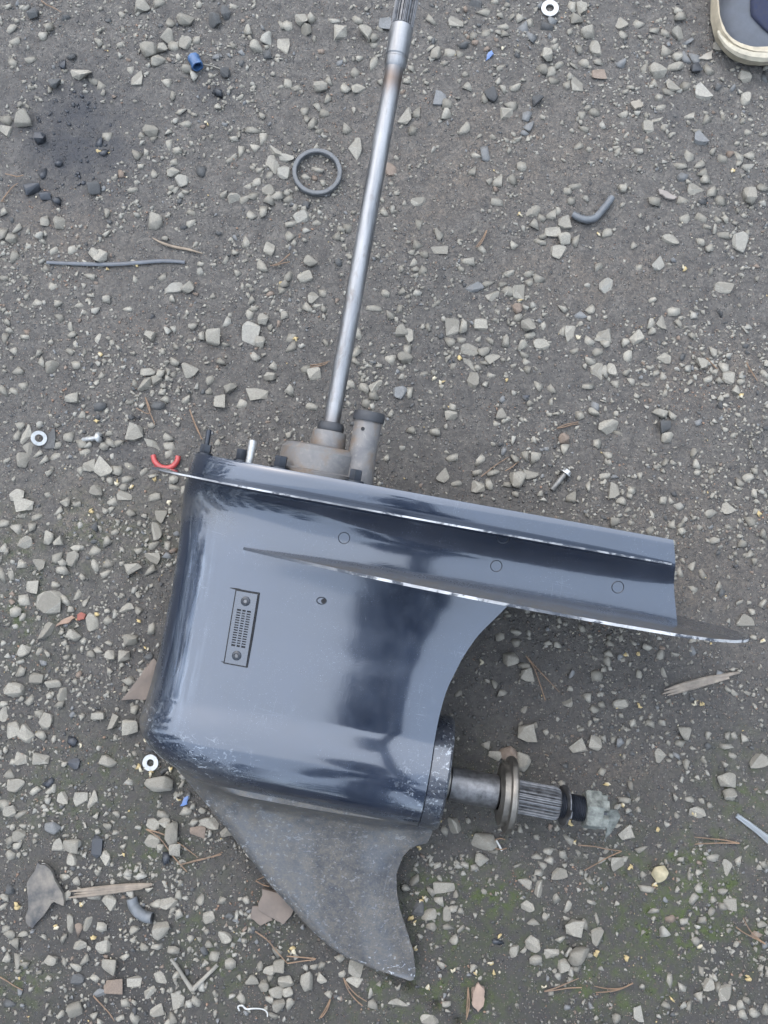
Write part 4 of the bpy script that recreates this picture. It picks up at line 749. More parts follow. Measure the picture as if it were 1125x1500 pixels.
for k in range(1900):
    if rr.random() < .55:
        c = rr.choice(cl); px, py = rr.gauss(c[0], c[2]), rr.gauss(c[1], c[2] * .8); kind_ = 1 if rr.random() < .6 else 2
    else:
        px, py = rr.uniform(-100, 1225), rr.uniform(-100, 1600); kind_ = rr.choice((1, 1, 2, 3, 0))
        if py < 600 and rr.random() < .45: continue
    p = gp(px, py); sz = rr.uniform(.0014, .0042) if kind_ != 2 else rr.uniform(.001, .003)
    items.append((rr.choice(FL), m34(p.x, p.y, gzf(p) + .0012, sz, sz * rr.uniform(.6, 1), sz, rr.uniform(0, 6), rr.uniform(-.4, .4), rr.uniform(-.4, .4)), kind_))
for px, py in ((147, 223), (158, 393), (200, 389), (122, 1324), (182, 1252), (26, 1327), (85, 1356), (138, 1372), (119, 1092), (213, 1083), (205, 1125), (221, 1132), (262, 1171), (250, 1127), (615, 1242), (622, 1312), (616, 1320), (602, 1342), (608, 1350), (610, 1387), (664, 1420), (698, 1424), (718, 1409), (721, 1424), (733, 1369), (626, 1445), (797, 1444), (918, 1402), (1026, 1384), (923, 1270), (960, 1294), (872, 1397), (962, 1215), (842, 1233), (936, 1033), (917, 958), (934, 956), (1016, 1030), (1115, 940), (1112, 752), (1087, 581), (848, 496), (672, 525), (636, 556), (647, 559), (743, 559), (877, 344), (1002, 395), (1072, 252), (148, 522), (140, 618), (193, 714), (247, 738), (136, 750), (228, 702), (172, 708), (761, 315), (735, 72), (705, 970), (763, 440), (412, 414), (432, 495), (1028, 1029), (888, 1150), (914, 1180), (833, 1205), (1015, 1190), (560, 40), (303, 182), (145, 899), (207, 909), (215, 949), (1095, 1432), (983, 1461), (431, 1391)):
    p = gp(px, py); sz = rr.uniform(.0065, .0095)
    for _ in range(2): items.append((rr.choice(FL), m34(p.x + rr.uniform(-.002, .002), p.y + rr.uniform(-.002, .002), gzf(p) + .0022, sz, sz * rr.uniform(.5, .8), sz, rr.uniform(0, 6), rr.uniform(-.3, .3), rr.uniform(-.3, .3)), rr.choice((0, 0, 3))))
tag(joined('leaf_litter', items, HUSK), 'tiny yellow petals and brown husks strewn over the ground', 'litter', kind='stuff')
# moss: short tufts
MOSS = simple('moss_green', (.045, .062, .02), .9, 0, .5, 300, 0, (.1, .125, .04)); items = []
tri = (np.array([(-.12, 0, 0), (.12, 0, 0), (0, .15, 1), (0, .2, 0)]), np.array([(0, 1, 2), (1, 3, 2), (3, 0, 2)]))
def mossd(px, py):
    return max([k * exp(-((px - x) / rx) ** 2 - ((py - y) / ry) ** 2) for x, y, rx, ry, k in ((1000, 1330, 120, 110, .9), (690, 1330, 90, 90, .6), (900, 1430, 160, 60, .5), (120, 790, 150, 60, .2), (40, 900, 60, 80, .3), (120, 1170, 160, 90, .2), (30, 1440, 60, 50, .3), (330, 1390, 90, 90, .25), (230, 1240, 80, 60, .25), (1090, 1150, 60, 60, .5), (640, 1470, 120, 60, .6))])
for _ in range(30000):
    px, py = rr.uniform(-60, 1190), rr.uniform(700, 1570)
    if rr.random() > mossd(px, py) * max(0, float(vnoise(px, py, 22, 31)) + .1): continue
    p = gp(px, py)
    for _2 in range(3):
        sz = rr.uniform(.0012, .003); items.append((tri, m34(p.x + rr.uniform(-.0025, .0025), p.y + rr.uniform(-.0025, .0025), gzf(p) - .0003, sz, sz, sz * rr.uniform(.5, 1.1), rr.uniform(0, 6), rr.uniform(-.7, .7), rr.uniform(-.7, .7)), 0))
tag(joined('moss', items, [MOSS]), 'low green moss tufts growing in the darker ground', 'moss', kind='stuff')
# ------------------------------------------------------------------ debris lying about
def put(o, px, py, z=0.0, rz=0.0, tx=0.0, ty=0.0):
    p = gp(px, py, z); o.location = (p.x, p.y, z + gzf(p)); o.rotation_euler = (tx, ty, rz); return o
def ring(name, ro, ri, t, mat, n=40):
    e = t * .12; return G().lathe([(ri, 0), (ro - e, 0), (ro, e), (ro, t - e), (ro - e, t), (ri + e, t), (ri, t - e)], n, close=True).obj(name, mat)
def gw(px0, px1, py): return (gp(px1, py) - gp(px0, py)).length
tag(put(ring('washer', .0128, .0058, .0022, STEEL_W), 805, 14, .002, 0, R(3), R(-2)), 'clean flat steel washer on the gravel near the splined shaft end', 'washer', 'loose washers')
tag(put(ring('washer', .0098, .005, .0018, STEEL_W), 57, 642, .006, 0, R(10), R(28)), 'steel washer tilted against pebbles near the pan-head screw', 'washer', 'loose washers')
tag(put(ring('washer', .0100, .0043, .0018, STEEL_W), 221, 1117, .002, .3, R(4), R(-6)), 'flat steel washer lying beside the gearcase nose', 'washer', 'loose washers')
tag(put(ring('rubber_ring', .0345, .0285, .0085, simple('grey_rubber', (.13, .135, .14), .6, 0, .3, 120), 64), 465, 256, .001, 0, R(2), R(2)), 'grey-black rubber ring lying flat beside the drive shaft', 'rubber ring')
# pan-head screw
s = empty('screw'); M_ = Matrix.Rotation(R(90), 4, 'Y')
G().lathe([(.0001, -.024), (.0022, -.024), (.0031, -.022), (.0031, 0), (.0001, 0)], 20, M_).obj('shank', STEEL_W, s)
hd = G().lathe([(.0001, -.0005), (.0072, -.0005), (.0074, .0008), (.0062, .0034), (.0035, .005), (.0001, .0054)], 28, M_).obj('head', STEEL_W, s)
for a in (0, 90): G().box(-.0007, .0007, -.0034, .0034, .0042, .0057, M_ @ Matrix.Rotation(R(a), 4, 'Z')).obj('drive_slot_shade', BLACK, hd, smooth=False)  # black bars on the head, painted as shade in the cross slot
put(s, 144, 641, .0065, R(4), 0, R(-14)); tag(s, 'pan-head screw lying on pebbles beside a tilted washer', 'screw')
# hex bolt behind the plate
b = empty('bolt')
G().lathe([(.0001, -.027), (.0028, -.027), (.0034, -.026), (.0034, 0), (.0001, 0)], 20, M_).obj('shank', simple('dull_bolt_steel', (.3, .29, .27), .5, .5, .3, 200), b)
G().lathe([(.0001, 0), (.0078, 0), (.0078, .0016), (.0055, .002), (.0055, .0062), (.0001, .0066)], 24, M_, wob=lambda a, z: (.92 * hexw(a, z) if z > .0018 else 1)).obj('head', STEEL_W, b, angle=30)
put(b, 828, 694, .0065, R(50), 0, R(-6)); tag(b, 'small flanged bolt lying on the ground behind the plate', 'bolt')

def pathobj(name, pts, rad, mat, z=.003, n=8, flat=1.0, k=6):
    P = [Vector((*gp(p[0], p[1], p[2] if len(p) > 2 else z).xy, (p[2] if len(p) > 2 else z))) for p in pts]
    for p in P: p.z += gzf(p)
    S_ = spline(P, k); c = S_[len(S_) // 2].copy(); c.z = 0
    m = len(S_); rr_ = [np.interp(i / (m - 1), np.linspace(0, 1, len(rad)), rad) for i in range(m)] if isinstance(rad, (list, tuple)) else rad
    g = G().tube([p - c for p in S_], rr_, n, flat=flat); o = g.obj(name, mat, angle=50); o.location = c; return o
HOSE = simple('grey_hose', (.13, .14, .15), .5, 0, .3, 80)
h1 = pathobj('bent_hose', [(839, 314, .005), (850, 320, .0055), (862, 322, .006), (873, 318, .006), (884, 306, .006), (896, 290, .006)], [.0044, .0052, .0053, .0051, .0051, .005], HOSE, n=14)
tag(h1, 'short bent piece of dark grey hose among gravel', 'hose')
tag(pathobj('grey_strip', [(68, 384, .003), (110, 386, .003), (160, 386, .0035), (200, 384, .0035), (240, 382, .003), (271, 384, .003)], [.0022, .0028, .003, .0028, .0028, .0024], simple('slate_grey_plastic', (.11, .12, .135), .55, 0, .35, 70), flat=.6), 'long thin slate-grey strip lying straight across the ground', 'strip')
WOODP = simple('pale_dry_wood', (.3, .235, .17), .8, 0, .4, 70, .4); NEED = simple('dry_pine_needle', (.26, .165, .1), .7, 0, .35, 60, 0); GREYW = simple('weathered_twig', (.27, .25, .21), .8, 0, .35, 60, .4)
tag(pathobj('twig', [(223, 348), (238, 356), (256, 362), (276, 366), (297, 372)], [.0006, .0018, .0022, .0018, .0005], WOODP), 'curled dry brown twig near the long grey strip', 'twig')
REDM = simple('red_rubber', (.5, .06, .055), .5, 0, .25, 90)
tag(pathobj('red_ring_piece', [(224.5, 667, .005), (227, 676, .005), (234, 683, .005), (243, 685.5, .005), (252, 683, .005), (259, 676, .005), (261, 668, .005)], [.0034, .0036, .0036, .0036, .0036, .0036, .0034], REDM, n=12), 'red half ring lying beside the gearcase splash plate', 'ring piece')
# blue cap: a short dented tube
bc = G().lathe([(.0052, -.010), (.0072, -.010), (.0078, -.004), (.0072, .001), (.0078, .006), (.0076, .011), (.006, .011), (.0058, -.002)], 18, Matrix.Rotation(R(80), 4, 'X'), close=False, wob=lambda a, z: 1 + .12 * cos(2 * a) + .05 * cos(5 * a + z * 300)).obj('plastic_cap', simple('blue_plastic', (.05, .12, .26), .4, 0, .3, 80))
tag(put(bc, 286, 90, .007, R(25)), 'dented bright blue plastic cap on the gravel', 'plastic cap')
tag(pathobj('twig', [(298, 94), (310, 97), (322, 100), (332, 102)], [.0008, .001, .001, .0006], GREYW), 'thin pale stalk between the blue cap and a dark stone', 'twig')
def chip(name, px, py, pts, t, mat, label, cat, z=.001, rz=0.0, tx=0.0, ty=0.0, curl=0.0, group=None):
    "a flat broken piece with real thickness; pts in millimetres"
    rq = random.Random(int(px + py * 3)); P2 = []
    for (xa_, ya_), (xb_, yb_) in zip(pts, pts[1:] + pts[:1]):
        L_ = hypot(xb_ - xa_, yb_ - ya_); P2.append((xa_, ya_))
        for t_ in ((.33, .67) if L_ > 9 else (.5,)): j_ = L_ * .075; P2.append((xa_ + (xb_ - xa_) * t_ + rq.uniform(-j_, j_), ya_ + (yb_ - ya_) * t_ + rq.uniform(-j_, j_)))
    pts = P2
    n = len(pts); cx = sum(p[0] for p in pts) / n; cy = sum(p[1] for p in pts) / n; rn = random.Random(int(px * 7 + py))
    top = [(x * .001, y * .001, t + curl * ((x - cx) ** 2) * 1e-6 + rn.uniform(-.1, .1) * t) for x, y in pts]; bot = [(x * .001, y * .001, z_ - t) for (x, y), (_, _, z_) in zip(pts, top)]
    mid = [(cx * .001, cy * .001, t * 1.15)]; ins = [((cx + (x - cx) * .82) * .001, (cy + (y - cy) * .82) * .001, z_ + t * .18) for (x, y), (_, _, z_) in zip(pts, top)]
    v = bot + top + ins + mid
    f = [tuple(reversed(range(n)))] + [(k, (k + 1) % n, n + (k + 1) % n, n + k) for k in range(n)] + [(n + k, n + (k + 1) % n, 2 * n + (k + 1) % n, 2 * n + k) for k in range(n)] + [(2 * n + k, 2 * n + (k + 1) % n, 3 * n) for k in range(n)]
    o = mesh(name, v, f, mat, None, True, 30); put(o, px, py, z, rz, tx, ty); return tag(o, label, cat, group)
BLUE = simple('blue_shard_plastic', (.1, .19, .42), .4, 0, .25, 90, .1); SLATE = simple('dusty_slate', (.055, .06, .07), .85, 0, .3, 60, .6, (.27, .24, .2)); BROWNST = simple('brown_fired_clay', (.2, .16, .132), .85, 0, .25, 50, .3)
chip('blue_shard', 717, 83, [(-6, -7), (-1, -4), (6, 3), (3, 8), (-2, 5)], .0018, BLUE, 'small pointed bright blue shard above the gravel patch', 'shard', tx=.2)
chip('blue_fragment', 270, 1173, [(-5, -6), (4, -4), (5, 6), (0, 4)], .0014, BLUE, 'tiny blue fragment on the ground beside the gearcase', 'fragment')
chip('tan_chip', 932, 155, [(-9, 3), (-3, -8), (9, -2), (3, 8)], .003, simple('tan_chip_stone', (.33, .29, .23), .8, 0, .2, 90), 'square tan chip lying loose among grey gravel', 'chip')
chip('crescent_chip', 977, 286, [(-13, 7), (-11, 0), (-3, -6), (8, -8), (13, -5), (5, -1), (-4, 5)], .003, simple('pinkish_chip', (.32, .28, .245), .8, 0, .2, 90), 'pale crescent-shaped chip among the gravel', 'chip')
chip('pale_chip', 1033, 82, [(-13, -6), (9, -5), (11, 9), (7, 6)], .002, simple('cream_chip', (.38, .34, .28), .8, 0, .2, 90), 'cream triangular chip in front of the shoe', 'chip')
chip('slate_piece', 68, 1308, [(-10, 36), (2, 31), (9, 24), (22, 2), (24, -12), (15, -6), (9, -10), (0, -24), (-12, -38), (-20, -32), (-19, -10), (-22, 12)], .0045, SLATE, 'large dusty dark slate piece shaped like a leaf', 'slate', z=.003, tx=.05, ty=-.06)
chip('clay_shard', 207, 1000, [(14, 30), (19, 24), (17, -17), (6, -21), (-23, -21), (-10, -4), (4, 18)], .0042, BROWNST, 'brown fired clay shard tucked under the gearcase leading edge', 'shard', ty=.12)
chip('brick_piece', 407, 1325, [(-18, 20), (16, 8), (19, -5), (8, -20), (-4, -14), (-22, -4)], .0055, BROWNST, 'broken brown brick piece beside the skeg', 'brick piece', tx=.06)
chip('brick_flake', 385, 1336, [(-12, 7), (8, 5), (12, -8), (-2, -14), (-14, -6)], .0035, BROWNST, 'small brown flake touching the broken brick piece', 'brick piece')
chip('red_chip', 120, 904, [(-5, -4), (4, -3), (6, 3), (0, 6), (-5, 3)], .003, simple('red_brick', (.32, .1, .07), .85, 0, .25, 80), 'small brick-red chip among the pebbles', 'chip')
chip('bark_chip', 97, 911, [(-12, -6), (3, -2), (12, 5), (8, 8), (-5, 2)], .0028, simple('orange_bark', (.36, .24, .17), .85, 0, .3, 80), 'thin orange-brown bark chip beside the red chip', 'bark chip')
chip('pink_stone_flake', 701, 1459, [(0, 15), (7, 6), (6, -6), (-1, -16), (-8, -8), (-6, 6)], .004, simple('pink_flake', (.36, .26, .2), .85, 0, .2, 70), 'pinkish diamond-shaped flake near the bottom edge', 'chip', z=.003)
yr = hullmesh(77, 16, 1, True); o = mesh('yellowish_rock', yr[0] * .019, yr[1].tolist(), simple('yellow_quartz', (.5, .43, .27), .7, 0, .4, 60, .5), None, True, 28); tag(put(o, 966, 1279, .005, .4), 'chunky yellowish rock in the mossy ground', 'stone')
yr2 = hullmesh(81, 16, 1, True); o = mesh('rubber_scrap', yr2[0] * Vector((.017, .015, .012)), yr2[1].tolist(), RUBBER, None, True, 60); tag(put(o, 1019, 101, .005, .4), 'lump of black rubber beside a cream chip', 'rubber scrap')
tp = hullmesh(83, 20, 1, True); o = mesh('tan_pebble', yr[0] * .014, yr[1].tolist(), ST['t'], None, True, 40); tag(put(o, 826, 642, .003), 'round tan pebble above the small bolt', 'stone')
# sticks and split wood
def splinter(name, pts, rad, mat, label, cat, z=.003, strands=3):
    P = [gp(*p, z) for p in pts]; c = (P[0] + P[-1]) / 2; c.z = 0; root = None; g = G()
    d = (P[-1] - P[0]).normalized(); side = Vector((-d.y, d.x, 0)); rs = random.Random(int(pts[0][0]))
    for k in range(strands):
        off = side * rad * 1.1 * (k - (strands - 1) / 2); a, e = rs.uniform(0, .12), 1 - rs.uniform(0, .18)
        q = []
        for i in range(7):
            t = a + (e - a) * i / 6; j = t * (len(P) - 1); m = min(int(j), len(P) - 2); p = P[m].lerp(P[m + 1], j - m) + off * (1 - .6 * t) + Vector((0, 0, rs.uniform(-.0004, .0006))) - c; p.z = z + gzf(p + c) + .0005 * k; q.append(p)
        g.tube(q, [rad * x for x in (.15, .6, .8, .85, .8, .7, .45)], 6, flat=.75)
    o = g.obj(name, mat, angle=30); o.location = c; return tag(o, label, cat)
splinter('split_wood', [(97, 1310), (140, 1305), (185, 1300), (228, 1297)], .0034, simple('split_pine', (.27, .22, .17), .85, 0, .35, 90, .5), 'long pale split piece of wood beside the slate piece', 'wood splinter')
splinter('weathered_stick', [(963, 1019), (1000, 1007), (1040, 996), (1089, 986)], .0036, simple('grey_wood', (.3, .25, .2), .85, 0, .4, 90, .5), 'flat weathered stick lying below the plate tip', 'stick')
o = pathobj('forked_twig', [(251, 1404, .003), (262, 1420, .003), (273, 1437, .003), (282, 1450, .004)], [.0018, .0022, .0024, .003], GREYW); tag(o, 'forked pale twig in a V near the bottom edge', 'twig')
P0 = gp(282, 1450, .004); P1 = gp(319, 1413, .004)
g = G().tube([P0 - o.location, (P0 + P1) / 2 - o.location, P1 - o.location], [.003, .0022, .0024], 8); g.obj('fork_arm', GREYW, o)
h2 = pathobj('curved_tube', [(193, 1316, .006), (196, 1327, .006), (204, 1337, .006), (214, 1343, .006), (223, 1344, .006)], .0062, simple('pale_grey_rubber', (.16, .17, .18), .6, 0, .3, 90), n=14); tag(h2, 'short curved grey rubber tube near the split wood', 'tube')
G().lathe([(.0001, 0), (.0046, 0), (.0046, .0004), (.0001, .0004)], 16, Matrix.Translation(gp(223.6, 1344, .006) - h2.location) @ Matrix.Rotation(R(90), 4, 'Y')).obj('tube_bore_shade', BLACK, h2)  # black end disc painted as the shade inside the tube
WHITE = simple('white_plastic', (.6, .6, .57), .5, 0, .15, 60, .1)
tag(pathobj('white_wire', [(351, 1480), (349, 1474), (355, 1472), (361, 1477), (372, 1476), (384, 1477), (391, 1482), (392, 1489)], [.001, .001, .001, .0012, .0009, .0008, .0008, .0006], WHITE), 'thin curly white plastic wire at the bottom edge', 'wire')
tag(pathobj('white_loop', [(55, 1276), (57, 1269), (63, 1266), (70, 1269)], .0016, WHITE), 'small white plastic loop at the end of the slate piece', 'plastic loop')
tag(pathobj('white_sliver', [(727, 1231), (731, 1238), (735, 1246)], .0012, WHITE), 'short white sliver beside a large stone', 'sliver')
CLEAR = NT('clear_plastic'); CLEAR.set(Base_Color=(.2, .21, .215), Roughness=.3, Transmission_Weight=.55)
tag(pathobj('clear_plastic_strip', [(1078, 1194), (1095, 1206), (1112, 1219), (1128, 1232)], [.0028, .0034, .0036, .005], CLEAR.m, flat=.6), 'translucent plastic strip by the picture edge beside moss', 'plastic strip')
# pine needles: pairs joined at the base
NE = [([(214, 1215), (240, 1222), (265, 1237), (290, 1257)], [(214, 1215), (235, 1228), (255, 1255), (274, 1277)], 'crossed long pine needles over stones beside the gearcase'),
      ([(266, 1266), (285, 1262), (305, 1257), (326, 1249)], [(266, 1266), (288, 1260), (308, 1256), (324, 1252)], 'straight pair of pine needles ending near the skeg'),
      ([(374, 1364), (392, 1377), (406, 1394), (421, 1411)], [(421, 1411), (440, 1408), (463, 1404), (420, 1400)], 'bent pine needle crossing another below the brick piece'),
      ([(503, 1433), (512, 1447), (523, 1458), (537, 1467)], [(503, 1433), (510, 1450), (520, 1463), (531, 1473)], 'pine needle pair just below the skeg tip'),
      ([(484, 1464), (478, 1476), (472, 1486), (467, 1493)], [(484, 1464), (480, 1477), (474, 1487), (470, 1491)], 'short pine needles by the bottom edge below the skeg'),
      ([(797, 1452), (815, 1447), (832, 1440), (848, 1433)], [(797, 1452), (815, 1450), (833, 1447), (852, 1446)], 'curved pine needles beside the bottom middle stones'),
      ([(927, 1440), (910, 1447), (890, 1448), (870, 1444)], [(927, 1440), (908, 1448), (890, 1452), (872, 1453)], 'pair of pine needles lying near the bottom edge on moss'),
      ([(847, 1238), (870, 1240), (890, 1244), (911, 1247)], [(911, 1247), (892, 1255), (874, 1265), (856, 1275)], 'angled pine needles below the corroded nut'),
      ([(1082, 1235), (1060, 1230), (1038, 1228), (1017, 1226)], [(1082, 1235), (1060, 1234), (1038, 1235), (1017, 1236)], 'straight pine needle pair on moss near the clear plastic'),
      ([(1120, 1382), (1108, 1373), (1098, 1362), (1088, 1344)], [(1120, 1382), (1105, 1374), (1091, 1367), (1078, 1358)], 'spread pine needles at the picture edge on mossy ground'),
      ([(771, 961), (783, 975), (797, 990), (820, 1014)], [(771, 961), (783, 980), (791, 1002), (799, 1026)], 'pair of pine needles below the anti-ventilation plate'),
      ([(425, 372), (416, 380), (408, 386), (396, 390)], [(425, 384), (415, 386), (406, 389), (396, 390)], 'thin pine needles beside the drive shaft among pebbles'),
      ([(278, 600), (283, 615), (289, 630), (297, 644)], [(278, 600), (285, 618), (291, 632), (295, 643)], 'pine needles standing against the splash plate bolts'),
      ([(213, 582), (218, 600), (223, 612), (227, 622)], [(213, 582), (220, 600), (216, 606), (200, 598)], 'fine pine needles on dark ground above the red ring piece'),
      ([(816, 627), (828, 625), (838, 622), (848, 621)], [(816, 627), (828, 622), (838, 620), (847, 618)], 'short pine needles above the tan pebble'),
      ([(705, 698), (715, 690), (725, 682), (745, 669)], [(740, 690), (750, 684), (757, 678), (760, 676)], 'pine needle lying across pebbles behind the plate'),
      ([(713, 338), (708, 347), (702, 356), (697, 362)], [(713, 338), (710, 347), (705, 356), (700, 362)], 'dry needles on brown grit far behind the plate'),
      ([(1035, 524), (1041, 530), (1047, 537), (1053, 543)], None, 'single dry needle beside pale gravel'),
      ([(1093, 531), (1098, 540), (1104, 549), (1110, 558)], None, 'single grey needle near the picture edge'),
      ([(686, 1447), (685, 1462), (684, 1478), (683, 1494)], [(686, 1447), (687, 1460), (687, 1475), (684, 1490)], 'upright pine needles beside the pinkish flake'),
      ([(0, 1430), (12, 1437), (22, 1444), (34, 1450)], None, 'pine needle entering at the picture edge below the slate'),
      ([(137, 1458), (148, 1470), (160, 1484), (168, 1495)], None, 'thin straw near the bottom left corner stones'),
      ([(454, 535), (463, 534), (472, 532), (483, 529)], [(454, 538), (465, 537), (475, 534), (480, 531)], 'reddish needle pair touching the drive shaft'),
      ([(394, 1282), (387, 1285), (380, 1288), (374, 1291)], [(374, 1291), (380, 1294), (386, 1297), (394, 1299)], 'tiny triangle of needles against the skeg edge'),
      ([(60, 0), (68, 6), (78, 11), (90, 18)], None, 'pale stalk pointing at a dark stone at the top edge'),
      ([(2, 296), (10, 284), (18, 274), (26, 268)], [(8, 255), (18, 257), (26, 258), (34, 256)], 'dark stalks below the oil stain'),
      ([(740, 1230), (734, 1228), (728, 1229), (722, 1232)], [(742, 1242), (735, 1244), (728, 1243), (722, 1240)], 'broken straw bits behind the big stone by the prop shaft')]
for a, b_, lab in NE:
    n0 = pathobj('pine_needle', a, [.0009, .0008, .0007, .0004], NEED, z=.0035, n=5, k=4); tag(n0, lab, 'pine needle', 'scattered pine needles')
    if b_:
        P = [gp(*p, .0035) for p in b_]
        for p in P: p.z += gzf(p) + .0006
        G().tube([p - n0.location for p in spline(P, 4)], .0007, 5).obj('second_needle', NEED, n0)

# ------------------------------------------------------------------ the shoe at the corner
shoe = empty('shoe'); tip = gp(1117, 101); sd_ = R(6)
shoe.location = (tip.x, tip.y, .001); shoe.rotation_euler = (0, 0, sd_)
tag(shoe, 'navy and grey shoe with cream rubber sole entering at the top corner', 'shoe')
# local: +y runs from the toe back to the heel, x across
def sw(y): return I(y, [0, .004, .012, .025, .045, .075, .11, .15, .2, .245, .27, .285, .29], [.008, .026, .044, .059, .0695, .0745, .071, .062, .05, .046, .042, .03, .006])
def bend(y): return .012 * sin(min(y, .29) / .29 * pi) 
SY = [0, .001, .004, .008, .014, .022, .032, .045, .06, .08, .1, .125, .15, .18, .21, .24, .262, .277, .286, .29]
def loft(secs, caps=True):
    n = len(secs[0]); v = [p for s_ in secs for p in s_]; f = []
    for i in range(len(secs) - 1):
        for k in range(n): f.append((i * n + k, (i + 1) * n + k, (i + 1) * n + (k + 1) % n, i * n + (k + 1) % n))
    if caps: f.append(tuple(range(n))); f.append(tuple(reversed(range((len(secs) - 1) * n, len(secs) * n))))
    return v, f
def sole_sec(y):
    w_ = sw(y); zt = .026 + .006 * exp(-y / .03); z0 = .006 * exp(-y / .02); P = []
    for x, z in ((-1, .25), (-1.0, .7), (-.97, 1), (-.8, 1.02), (0, 1.02), (.8, 1.02), (.97, 1), (1.0, .7), (1, .25), (.9, 0), (0, 0), (-.9, 0)): P.append((x * w_ + bend(y), y, z0 + (zt - z0) * z))
    return P
CREAM = simple('cream_rubber', (.5, .43, .31), .7, 0, .25, 70, .35); UPG = simple('grey_nubuck', (.1, .108, .125), .75, 0, .25, 55, .25); NAVY = simple('navy_knit', (.018, .024, .06), .85, 0, .3, 220, .5)
v, f = loft([sole_sec(y) for y in SY]); mesh('sole', v, f, CREAM, shoe, True, 45)
def uw(y): return max(.002, sw(max(y, 0)) - .004)
def uh(y): return I(y, [.004, .012, .03, .055, .09, .13, .17, .21, .285], [.027, .032, .038, .047, .064, .088, .108, .108, .1])
UY = [.004, .007, .012, .02, .03, .042, .055, .07, .09, .11, .13]
def up_sec(y):
    P = []; n = 22
    for k in range(n + 1):
        a = pi * k / n; c, s_ = cos(a), sin(a)
        P.append((bend(y) + uw(y) * (abs(c) ** .62) * (1 if c > 0 else -1), y + .0 * s_, .02 + (uh(y) - .02) * (s_ ** .75)))
    return P
secs = [up_sec(y) for y in UY]
n = len(secs[0]); v = [p for s_ in secs for p in s_]; f = [(i * n + k, (i + 1) * n + k, (i + 1) * n + k + 1, i * n + k + 1) for i in range(len(secs) - 1) for k in range(n - 1)]
f.append(tuple(range(n)))
# quarters: the sides behind the vamp, leaving the foot opening
def q_sec(y):
    P = []; n_ = 8
    hgt = uh(y); top = .055 + .045 * sst(.13, .2, y)
    for sgn in (1,):
        pass
    R_ = [(uw(y) * (1 - .12 * (k / n_) ** 2), .02 + (top - .02) * k / n_) for k in range(n_ + 1)]
    return [(bend(y) + x, y, z) for x, z in R_] + [(bend(y) + x - .005, y, z - .001) for x, z in reversed(R_)] , [(bend(y) - x, y, z) for x, z in R_] + [(bend(y) - x + .005, y, z - .001) for x, z in reversed(R_)]
mesh('vamp', v, f, UPG, shoe, True, 50)
QY = [.128, .15, .18, .21, .24, .26, .272, .28]
for side in (0, 1):
    v, f = loft([q_sec(y)[side] for y in QY]); mesh('quarter', v, f, UPG, shoe, True, 60)
v, f = loft([[(bend(.28) + x * sw(.28) * .9, .275 + .006 * dz, z) for x, z, dz in ((-1, .02, 0), (-1, .1, 1), (-.5, .105, 1.4), (.5, .105, 1.4), (1, .1, 1), (1, .02, 0))], [(bend(.28) + x * sw(.28) * .9, .281 + .006 * dz, z) for x, z, dz in ((-1, .02, 0), (-1, .1, 1), (-.5, .105, 1.4), (.5, .105, 1.4), (1, .1, 1), (1, .02, 0))]]); mesh('heel_counter', v, f, UPG, shoe, True, 60)
# knit tongue panel: raised patch with a rounded front
TYs = list(np.linspace(.022, .175, 28)); v = []; f = []; nn = 15
for i, y in enumerate(TYs):
    wf = min(1, sqrt(max(0, (y - .0215) / .03)))
    for k in range(nn):
        q_ = -1 + 2 * k / (nn - 1); xx = q_ * .62 * wf; c = min(.999, abs(xx)); a = acos(max(-1, min(1, (c ** (1 / .62)))))
        z = .02 + (uh(y) - .02) * (sin(a) ** .75) + .0022 * (1 - q_ ** 6) * min(1, wf * 1.2) - .0006
        v.append((bend(y) + .006 + xx * uw(min(y, .13)), y, z))
for i in range(len(TYs) - 1):
    for k in range(nn - 1): f.append((i * nn + k, (i + 1) * nn + k, (i + 1) * nn + k + 1, i * nn + k + 1))
tn = mesh('tongue', v, f, NAVY, shoe, True, 60); sm = tn.modifiers.new('thickness', 'SOLIDIFY'); sm.thickness = .003; sm.offset = -1
# toe bumper strip on the sole, and the seam round the vamp
tb = []
for k in range(25):
    a = -1 + 2 * k / 24; y = .0 + .05 * abs(a) ** 2.2
    tb.append((bend(y) + (sw(y) + .0012) * (1 if a > 0 else -1) * (min(1, abs(a) * 6) if abs(a) < .17 else 1), y - .001, .021 + .003 * (1 - abs(a))))
G().tube(tb, [.002 + .006 * (1 - abs(-1 + 2 * k / 24) ** 2) for k in range(25)], 8).obj('toe_bumper', simple('worn_cream_bumper', (.55, .49, .37), .75, 0, .3, 60, .4), shoe)
# ------------------------------------------------------------------ round about, mirrored in the paint: the pines and the photographer
items = []; rr = random.Random(12)
quad = (np.array([(-.5, -.35, 0), (.5, -.2, .08), (.1, .5, -.05)]), np.array([(0, 1, 2)]))
for k in range(46):
    a = 2 * pi * k / 46 + rr.uniform(-.05, .05); d = rr.uniform(5.6, 7.6); hgt = rr.uniform(3.4, 5.2); w_ = rr.uniform(.7, 1.0)
    cx, cy = d * cos(a), d * sin(a)
    for _ in range(420):
        t = rr.random() ** 1.25; r_ = w_ * (1 - .75 * t) * sqrt(rr.random()); b_ = rr.uniform(0, 6.3); s_ = rr.uniform(.16, .38)
        items.append((quad, m34(cx + r_ * cos(b_), cy + r_ * sin(b_), .05 + hgt * t, s_, s_, s_, rr.uniform(0, 6), rr.uniform(-1, 1), rr.uniform(-1, 1)), 0))
tag(joined('treeline', items, [simple('dark_pine_foliage', (.035, .05, .025), .9, 0, .4, 5, 0)]), 'belt of dark pines standing round the yard, mirrored in the paint', 'treeline', kind='stuff')
